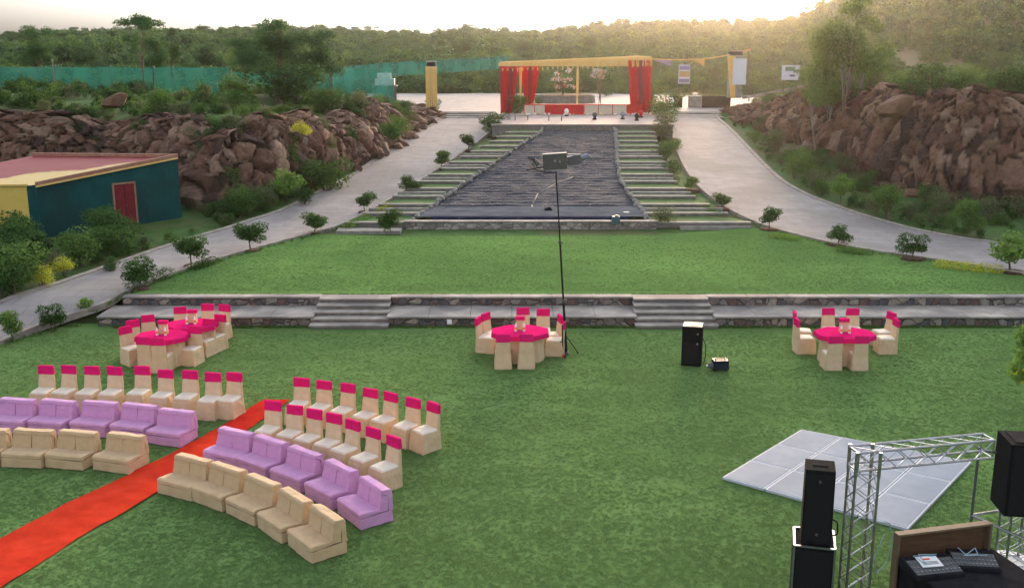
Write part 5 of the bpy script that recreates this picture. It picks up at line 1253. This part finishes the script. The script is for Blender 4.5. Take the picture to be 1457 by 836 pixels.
# round planter with flower tree
p = W2(806, 140, 92); rad = 2.5
e = empty('planter', (p.x, 92, 2.96), 0, 'dark low round planter on the plaza behind the entrance', 'planter'); mb = MB(); mb.cyl((0,0,0),(0,0,.62), rad, rad*.96, n=40); mb.build('planter_wall', M['stoned'], e); mb = MB(); mb.cyl((0,0,.60),(0,0,.66), rad*.9, n=40); mb.build('soil', M['soil'], e)
def flowertree(px0, px1, py0, py1, Y, z0, lab, stems, seed):
    a_ = W2((px0+px1)/2, (py0+py1)/2, Y); s_ = 1/ppm(Y, 5); wdt = (px1-px0)*s_; hh = (py1-py0)*s_; e = empty('flower_tree', (a_.x, Y, z0), 0, lab, 'flower tree'); gg = random.Random(seed)
    bl = [(gg.uniform(-.38,.38)*wdt, gg.uniform(-.3,.3), a_.z-z0+gg.uniform(-.38,.38)*hh, .32, .25, .22) for _ in range(9)]
    for k, (m, n) in enumerate(((M['whitepetal'], 320), (M['orangepetal'], 110), (L_DULL, 260))):
        if not (k == 1 and seed == 2): link(['blossom','blossom','foliage'][k], crown('c', bl, n, .16, m, seed*7+k, .3), e)
    mb = MB()
    for i in range(stems): mb.tube([(gg.uniform(-.2,.2),0,-.0), (gg.uniform(-.2,.2),0,(a_.z-z0)*.5), tuple(bl[i][:3])], .035, 5)
    mb.build('branches', M['bark'], e)
flowertree(783,822,95,128,91.5,3.6,'white and orange blossom tree growing from the round planter',5,1)
flowertree(842,864,98,112,88,3.0,'small cluster of pale blossom on thin stems right of the planter',3,3)
e0 = W2(822,92,85); mb = MB(); mb.cyl((e0.x,85,2.95),(e0.x,85,e0.z), .08, n=8); mb.box((e0.x,85,4.9),(.18,.14,1.6)); tag(mb.build('draped_post', M['yellow'], bevel=.01), 'orange-yellow draped post standing behind the entrance', 'post')
# yellow pillar, left, and its twin with the notice, right
def pillar(px, y0, y1, Y, wpx, lab, board=False, lean=0):
    p0 = W2(px, y1, Y); s_ = 1/ppm(Y, 4); ht = (y1-y0)*s_; w_ = wpx*s_; zb = p0.z
    e = empty('draped_pillar', (p0.x, Y, zb), 0, lab, 'pillar', 'pillars at the plaza corners'); mb = MB(); mb.box((0,0,ht*.46), (w_*.8,w_*.8,ht*.92)); mb.build('shaft', M['stone'], e)
    mb = MB(); mb.box((0,0,ht*.96), (w_*.72,w_*.72,ht*.09)); mb.build('lantern', M['case'], e); mb = MB(); mb.box((0,0,ht*1.01), (w_*.85,w_*.85,ht*.02)); mb.build('lantern_cap', M['stone'], e)
    if not board:
        cloth('drape', -w_/2, w_/2, -w_*.43, .02, ht*.91, M['yellow'], e, n=60, amp=.03, fr=6)
        cloth('drape_side', -w_/2, w_/2, 0, .02, ht*.91, M['yellow'], e, n=30, amp=.02, fr=5).rotation_euler = (0,0,math.pi/2)
    else:
        cloth('drape', -w_*.62, -w_*.1, -w_*.45, .0, ht*.90, M['yellow'], e, n=30, amp=.03, fr=3, w0=(-w_*.28, w_*.02))
        mb = MB(); mb.box((w_*.18,-w_*.52,ht*.57), (w_*.86,.06,ht*.56)); mb.build('notice_board', mat('notice_white', (.62,.64,.66), rough=.5), e, bevel=.01)
pillar(615, 90, 158, 79, 16, 'yellow-draped pillar with dark lantern head, left of the entrance')
pillar(1044, 75, 139, 82, 22, 'yellow-draped pillar with white notice board, right of the entrance', board=True)
def sign(px0, px1, y0, y1, Y, foot, lab, spots, nm='sign_board', hang=False):
    a_, c_ = W2(px0,y0,Y), W2(px1,y1,Y); w_, h__ = c_.x-a_.x, a_.z-c_.z; f_ = W2(px0,foot,Y).z; e = empty(nm, ((a_.x+c_.x)/2, Y, f_), 0, lab, 'sign')
    zc = (a_.z+c_.z)/2-f_; mb = MB(); mb.box((0,0,zc), (w_,.05,h__)); bd = mb.build('board', mat('sign_face', (.60,.62,.66), (.68,.70,.74), scale=3, rough=.5) if 'sign_face' not in bpy.data.materials else bpy.data.materials['sign_face'], e)
    for (x,z,ww,hh,m) in spots: mb = MB(); mb.box((x*w_,-.035,zc+z*h__), (ww*w_,.02,hh*h__)); mb.build('printed_patch', m, bd, bevel=.0)
    if hang: mb = MB(); mb.cyl((0,0,zc+h__/2),(0,0,zc+h__/2+.5), .03, n=6); mb.build('hanger', M['pole'], e)
    for sx in (-.35,.35): mb = MB(); mb.cyl((sx*w_,.04,-.1),(sx*w_,.04,zc), .03, n=6); mb.build('post', M['grey'], e)
gr_ = mat('print_green', (.16,.24,.14), rough=.6); gl = mat('print_gold', (.45,.30,.15), rough=.6); pu = mat('print_purple', (.24,.20,.30), rough=.6)
sign(1113,1137,93,114,70,128,'white notice board with small green picture on the right bank', [(-.05,.25,.55,.28,gr_),(.28,.1,.3,.22,gr_),(.1,-.2,.3,.12,M['grey'])])
sign(966,981,92,119,83,130,'narrow hanging banner with purple and gold print beyond the right road', [(0,.0,.9,.3,gl),(0,.32,.9,.2,pu),(0,-.35,.9,.2,pu)], 'hanging_banner', True)
# black planters and plinth on the right of the plaza
for px, w_, py, m, lab, nm, cat in ((1018,40,141,M['case'],'long black planter box beside the right pillar','planter_box','planter'),(989,17,142,M['stone'],'pale stone plinth left of the long black planter','plinth','plinth'),(962,16,137,M['case'],'dark square planter left of the pale plinth','planter_box','planter')):
    Y = 85; p_ = W2(px, py, Y); k = 1/ppm(Y,3); e = empty(nm, (p_.x, Y, 2.96), 0, lab, cat); mb = MB(); mb.box((0,0,.42), (w_*k,.9,.84)); mb.box((0,0,.86),(w_*k+.06,.96,.05)); mb.build('box', m, e, bevel=.01)
    if m is M['case']: link('foliage', crown('c', [(x_,0,1.0,.5,.4,.35) for x_ in np.linspace(-w_*k/2.4,w_*k/2.4,4)], 500, .12, L_DULL, 5), e)
    else: mb = MB(); mb.cyl((0,0,.9),(0,0,1.1), .12,.25, n=12); mb.build('bowl', M['whitepetal'], e)
p_ = W2(952,136,84); gnome(955,137,84,M['whitepetal'],'white garden urn at the far edge of the plaza, left of the dark planter','urn','urn',1.6)
# pale garden wall rising right of the pillar
a_, c_ = W2(1058,139,80), W2(1140,124,74); mb = MB(); beam(mb, a_, c_, .25, .18); tag(mb.build('garden_wall', M['coping']), 'thin pale kerb wall running up the right bank from the pillar', 'wall')
# thin mast
p_ = W2(1066,135,83); t_ = W2(1066,68,83); mb = MB(); mb.cyl(p_-Vector((0,0,.5)), t_, .05, .04, n=8); mb.box(t_, (.14,.14,.14)); tag(mb.build('mast', M['grey']), 'thin mast just right of the notice pillar', 'mast')

# ------------------------------------------------------------------ planting, plant by plant
random.seed(21)
def bed(p, rad=.45):
    mb = MB(); n = 14
    mb.prism([(rad*(1+.1*math.sin(i*3.1))*math.cos(2*math.pi*i/n), rad*(1+.1*math.cos(i*2.3))*math.sin(2*math.pi*i/n)) for i in range(n)], -.1, .06, top=[(rad*.7*math.cos(2*math.pi*i/n), rad*.7*math.sin(2*math.pi*i/n)) for i in range(n)])
    o = mb.build('soil', M['soil'], loc=p); tag(o, kind='structure')
LP = [(19,487,48,'shrub_m','nearest'),(76,473,42,'shrub_d','second from the viewer'),(121,451,30,'shrub_f','third from the viewer, fresh green'),(201,412,47,'shrub_d','fourth, above the hedge'),(273,380,50,'shrub_d','fifth from the viewer'),(357,358,45,'shrub_d','sixth from the viewer'),(447,333,36,'shrub_d','seventh, near the lowest terrace step'),(519,303,31,'shrub_d','eighth from the viewer'),(581,277,31,'shrub_d','ninth from the viewer'),(628,240,27,'shrub_m','tenth from the viewer'),(667,215,25,'shrub_d','eleventh from the viewer'),(700,196,30,'shrub_d','twelfth, close to the platform')]
for px, py, hp_, key, lab in LP:
    p = atB(px, py) if py < 430 else at(px, py, .0 if py > 455 else .1); ht = hp_/ppm(p.y, p.z)/math.cos(PITCH)
    if py < 420: bed(Vector((p.x, p.y, p.z+.03)), .35)
    plant(key, (p.x, p.y, p.z), ht, 'small round-headed shrub beside the left road, ' + lab, 'shrub', 'shrubs along the left road', width=1.05 if py > 430 else 1.4)
RP = [(983,271,20,'shrub_m','eighth from the right edge'),(1025,298,27,'shrub_d','seventh from the right edge'),(1094,327,33,'shrub_d','sixth from the right edge'),(1192,349,33,'shrub_d','fifth, above the clipped hedge'),(1296,369,38,'shrub_d','fourth, in a round soil bed'),(1438,388,66,'shrub_f','tall bright one at the right edge')]
for px, py, hp_, key, lab in RP:
    p = atB(px, py); ht = hp_/ppm(p.y, p.z)/math.cos(PITCH); bed(Vector((p.x, p.y-.1, p.z+.03)), .5)
    plant(key, (p.x, p.y, p.z), ht, 'small round-headed shrub beside the right road, ' + lab, 'shrub', 'shrubs along the right road', width=1.4)
BP = [(557,332,42,'shrub_d','dark shrub at the left corner of the cascade wall'),(943,322,34,'bush_w','dull bush at the right corner of the cascade wall'),
 (115,378,60,'bush_m','broad leafy bush before the shed'),(408,288,56,'shrub_f','bright round bush under the left bank'),(465,272,62,'bush_d','dark bush at the foot of the left rocks'),(343,305,46,'bush_m','bush right of the shed by the left road'),(432,292,30,'bush_d','low bush between two larger ones under the left bank'),
 (22,420,55,'bush_d','dark bush at the left edge beside the road'),(92,392,34,'bush_y','yellow-flowered bush beside the left road'),(60,408,36,'bush_y','yellow-tinged bush nearest the left edge by the road'),(20,352,62,'bush_d','dark bush in front of the yellow shed wall'),(52,380,46,'bush_d','dark bush between the shed and the yellow bushes'),(160,385,26,'bush_d','low dark bush at the road before the shed'),(0,395,60,'bush_d','bush cut by the left edge of the picture'),
 (1105,218,38,'bush_w','dull bush high on the right slope'),(1132,253,46,'bush_m','leafy bush halfway down the right slope'),(1197,287,46,'shrub_f','bright round-headed bush on the right slope'),(1263,311,52,'bush_m','round bush on the grass beyond the right road'),(1376,336,54,'shrub_m','small tree-like bush near the right end of the grass'),(1160,232,30,'bush_d','small dark bush under the right rocks'),(1082,185,24,'bush_w','low grey-green bush beside the right road steps'),(1345,300,24,'bush_d','low bush below the right rock bank'),(1440,290,34,'bush_d','dark bush below the rocks at the right edge'),(1240,262,22,'bush_m','low green bush at the foot of the right rocks'),
 (578,157,17,'bush_d','small clipped bush at the left edge of the plaza'),(616,159,25,'bush_d','clipped bush before the yellow pillar'),(735,168,38,'bush_d','bush left of the draped parapet'),(746,158,26,'bush_d','bush behind the left end of the parapet'),(708,184,32,'bush_d','bush at the left end of the platform'),
 (918,160,40,'bush_d','bush against the right red drape'),(938,172,44,'bush_m','first bush in the column right of the platform'),(943,198,42,'bush_w','second bush in the column right of the platform'),(947,230,34,'bush_d','third bush down beside the right terrace'),(953,250,28,'bush_d','fourth bush down beside the right terrace'),(957,262,16,'bush_d','lowest round bush beside the right terrace'),(962,215,20,'bush_m','small bush by the left kerb of the right road'),
 (862,136,20,'bush_d','round bush at the right of the planter'),(765,148,16,'bush_d','small bush at the left of the planter'),(560,200,36,'bush_d','bush on the rocks near the top of the left road'),(570,190,30,'bush_m','green bush above the rocks by the left road steps'),(430,196,28,'bush_y','pale yellow-green bush on the left rock crest')]
for px, py, hp_, key, lab in BP:
    f = (lambda y: b(y)) if py > 165 else (lambda y: PZ)
    p = atB(px, py, f)
    if 'rock' in lab and ('crest' in lab or 'above' in lab or 'on the rocks' in lab): p = atB(px, py, lambda y: 3.6)
    p.z = max(p.z, h(p.x, p.y)) if p.y < 74 else p.z
    ht = hp_/ppm(p.y, p.z)/math.cos(PITCH); plant(key, (p.x, p.y, p.z-.03), ht, lab, 'bush', width=1.1)
def more(n, test, key, lo, hi, label, group, seed, xr, yr, dz=-.05):
    gg = random.Random(seed); k = 0
    while k < n:
        x, y = gg.uniform(*xr), gg.uniform(*yr)
        if not test(x, y) or paved(x, y): continue
        plant(gg.choice(key), (x, y, h(x, y)+dz), gg.uniform(lo, hi), label, 'bush', group, width=gg.uniform(1.0, 1.4)); k += 1
shed_ = lambda x, y: -26 < x < -13.2 and 39.2 < y < 46
left_low = lambda x, y: x < xline(UL_, y)-.8 and polydist(x, y, CL)[1] > 0 and not shed_(x, y)
more(34, lambda x, y: left_low(x, y) and (y < 40.5 or x < -19) and y > 30.5, ['bush_d','bush_d','bush_m'], .8, 1.7, 'dark leafy bush in the thicket between the shed and the left road', 'bushes in front of the shed', 41, (-24, -11), (30, 40.5))
more(16, lambda x, y: left_low(x, y) and y > 44, ['bush_d','bush_m','bush_w'], .6, 1.3, 'low bush at the foot of the left rock bank', 'bushes at the foot of the left bank', 42, (-15, -4), (44, 72))
more(34, lambda x, y: x > xline(UR_, y)+.7 and not right_side(x, y), ['bush_w','bush_m','bush_d','bush_w'], .5, 1.25, 'low bush on the grassy slope between the right road and the rocks', 'bushes on the right slope', 43, (9, 26), (41, 72))
more(40, lambda x, y: x < 0 and polydist(x, y, CL)[1] < 0 and polydist(x, y, CL)[0] > 1.7 , ['bush_w','bush_m','bush_d'], .6, 1.5, 'bush growing on top of the left rock bank before the fence', 'bushes on the left bank top', 44, (-34, -5), (50, 74))
more(34, lambda x, y: x > 8 and right_side(x, y) and polydist(x, y, CR)[0] > 2.0, ['bush_w','bush_m','bush_d'], .8, 1.9, 'bush growing on top of the right rock bank', 'bushes on the right bank top', 45, (14, 34), (48, 76))
more(80, lambda x, y: x < -2 and polydist(x, y, CL)[1] < 0 and .5 < polydist(x, y, CL)[0] < 1.7 , ['bush_w','bush_m','bush_d'], .6, 1.2, 'small bush rooted in a gap between rocks of the left bank', 'bushes among the left rocks', 46, (-34, -5), (46, 74), .22)
more(40, lambda x, y: x > 8 and right_side(x, y) and .5 < polydist(x, y, CR)[0] < 1.7, ['bush_w','bush_m','bush_d'], .5, .95, 'small bush rooted in a gap between rocks of the right bank', 'bushes among the right rocks', 47, (14, 34), (44, 76), .22)
# clipped low hedges
for n_, (A_, key, ht, lab) in enumerate([([(190,410),(215,402),(250,392)], L_DARK, .42, 'low dark hedge beside the left road near the upper wall'),([(282,383),(310,372)], L_DARK, .3, 'low hedge strip behind the fifth left shrub'),([(1335,380),(1380,385),(1432,389)], L_YEL, .35, 'yellow-green clipped hedge at the right end of the upper lawn'),([(1196,358),(1218,361),(1242,363)], L_MID, .28, 'clipped hedge under the fifth right shrub'),([(1100,338),(1120,340),(1138,343)], L_FRESH, .22, 'short bright hedge right of the terrace steps'),([(497,325),(512,318),(528,310)], L_FRESH, .3, 'bright hedge at the lowest left terrace'),([(543,303),(560,294)], L_YEL, .3, 'yellow-green hedge beside the second left terrace'),([(596,276),(620,262)], L_MID, .32, 'green hedge halfway up the left terrace'),([(635,262),(655,246)], L_YEL, .3, 'yellow-green hedge above the halfway terrace on the left'),([(660,240),(690,215)], L_DARK, .35, 'dark hedge near the top of the left terrace'),([(958,268),(985,285)], L_DARK, .3, 'dark hedge beside the middle of the right terrace'),([(1000,298),(1030,312)], L_MID, .3, 'green hedge beside the lower right terrace')]):
    P = W(A_); bl = []
    for p, q_ in zip(P, P[1:]):
        k = max(2, int((q_-p).length/.3))
        for i in range(k): v = p.lerp(q_, i/k); bl.append((v.x, v.y-.15, v.z+ht*.45, .28, .28, ht*.5))
    o = link('hedge', crown('hedge', bl, 240*len(bl), .055, key, 200+n_, .6)); tag(o, lab, 'hedge')
# flowering shrub at the right edge of the lower lawn
p = at(1462, 578, 0); r = plant('shrub_f', (p.x, p.y, 0), 2.1, 'loose yellow-flowered shrub reaching in at the right edge of the lower lawn', 'shrub', width=.75)
link('flowers', crown('fl', blobs_for('shrub', 7), 90, .05, M['petal'], 77, .7), r)

# trees
TR = [(206,134,18,'tree_f','tall umbrella-topped thorn tree behind the left net fence',67,.85),(60,124,36,'tree_h','broad tree at the left behind the net fence',76,.75),(222,118,50,'tree_h','rounder tree just right of the thorn tree',85,.8),
 (398,142,24,'tree_h','big spreading tree on the left bank beside the fence',66,.9),(352,140,52,'tree_h','lower left neighbour of the big spreading tree',64,.95),(446,140,42,'tree_h','right neighbour of the big spreading tree',67,.95),(408,150,78,'bush_d','dark undergrowth bush below the big spreading tree',62,1.6),(465,158,118,'bush_d','bush on the bank at the corner of the tall netting',60,1.3),
 (1205,128,-12,'tree_p','tall pale-stemmed tree on the right bank',60,.78),(1172,124,52,'tree_p','shorter companion left of the pale-stemmed tree',61,.75),
 (1330,142,78,'bush_d','dark bush on the crest of the right rocks, left one',52,1.5),(1372,140,84,'bush_m','dark bush on the crest of the right rocks, middle one',51,1.5),(1432,138,82,'bush_d','dark bush on the crest of the right rocks, right one',50,1.5),(1292,136,114,'bush_m','bush behind the big slanted boulder',56,1.4),(1232,136,118,'bush_d','low bush under the pale-stemmed tree',59,1.7)]
for px, y1, y0, key, lab, Y, wd_ in TR:
    p = atY(px, y1, Y); t_ = atY(px, y0, Y); gz_ = h(p.x, Y) if Y < 112 else p.z; zb = min(p.z, gz_) if abs(p.z-gz_) < 1.5 else p.z
    plant(key, (p.x, Y, gz_-.1), t_.z-gz_+.1, lab, 'tree' if key.startswith('tree') else 'bush', width=wd_)
SK = [(128,'tree_h',3.5),(245,'tree_h',3),(322,'tree_h',3.4),(292,'tree_h',5),(372,'tree_h',5.5),(505,'tree_h',5),(528,'tree_h',5.5),(582,'tree_h',4),(640,'tree_h',4.5),(668,'tree_h',6),(712,'tree_h',5),(760,'tree_h',2.6),(778,'tree_h',3),(815,'tree_h',4.5),(880,'tree_h',6),(930,'tree_h',4),(30,'tree_h',4),(90,'tree_h',4.5),(450,'tree_h',4.5),(1090,'tree_h',4.5),(1145,'tree_h',6)]
for i, (px, key, ht) in enumerate(SK):
    r_ = 318 - 66*sm((px-1000)/300); d_ = ray(px, 60); a__ = math.atan2(d_.x, d_.y); x, y = r_*math.sin(a__), r_*math.cos(a__)
    plant(key, (x, y, hillz(x, y)-1.2), ht*.75+.8, 'distant tree standing out on the hill skyline', 'tree', 'trees on the skyline', width=1.5)
HT = random.Random(4)
for i in range(34):
    px = HT.uniform(-20, 1480); y = HT.uniform(118, 270); d_ = ray(px, 60); x = d_.x/d_.y*y
    if 560 < px < 1060 and y < 135: continue
    plant(HT.choice(['tree_h','tree_d','tree_h','tree_p']), (x, y, hillz(x, y)-.3), HT.uniform(2.8, 4.8), 'round green tree rising from the hillside scrub', 'tree', 'trees on the hillside', width=1.05)
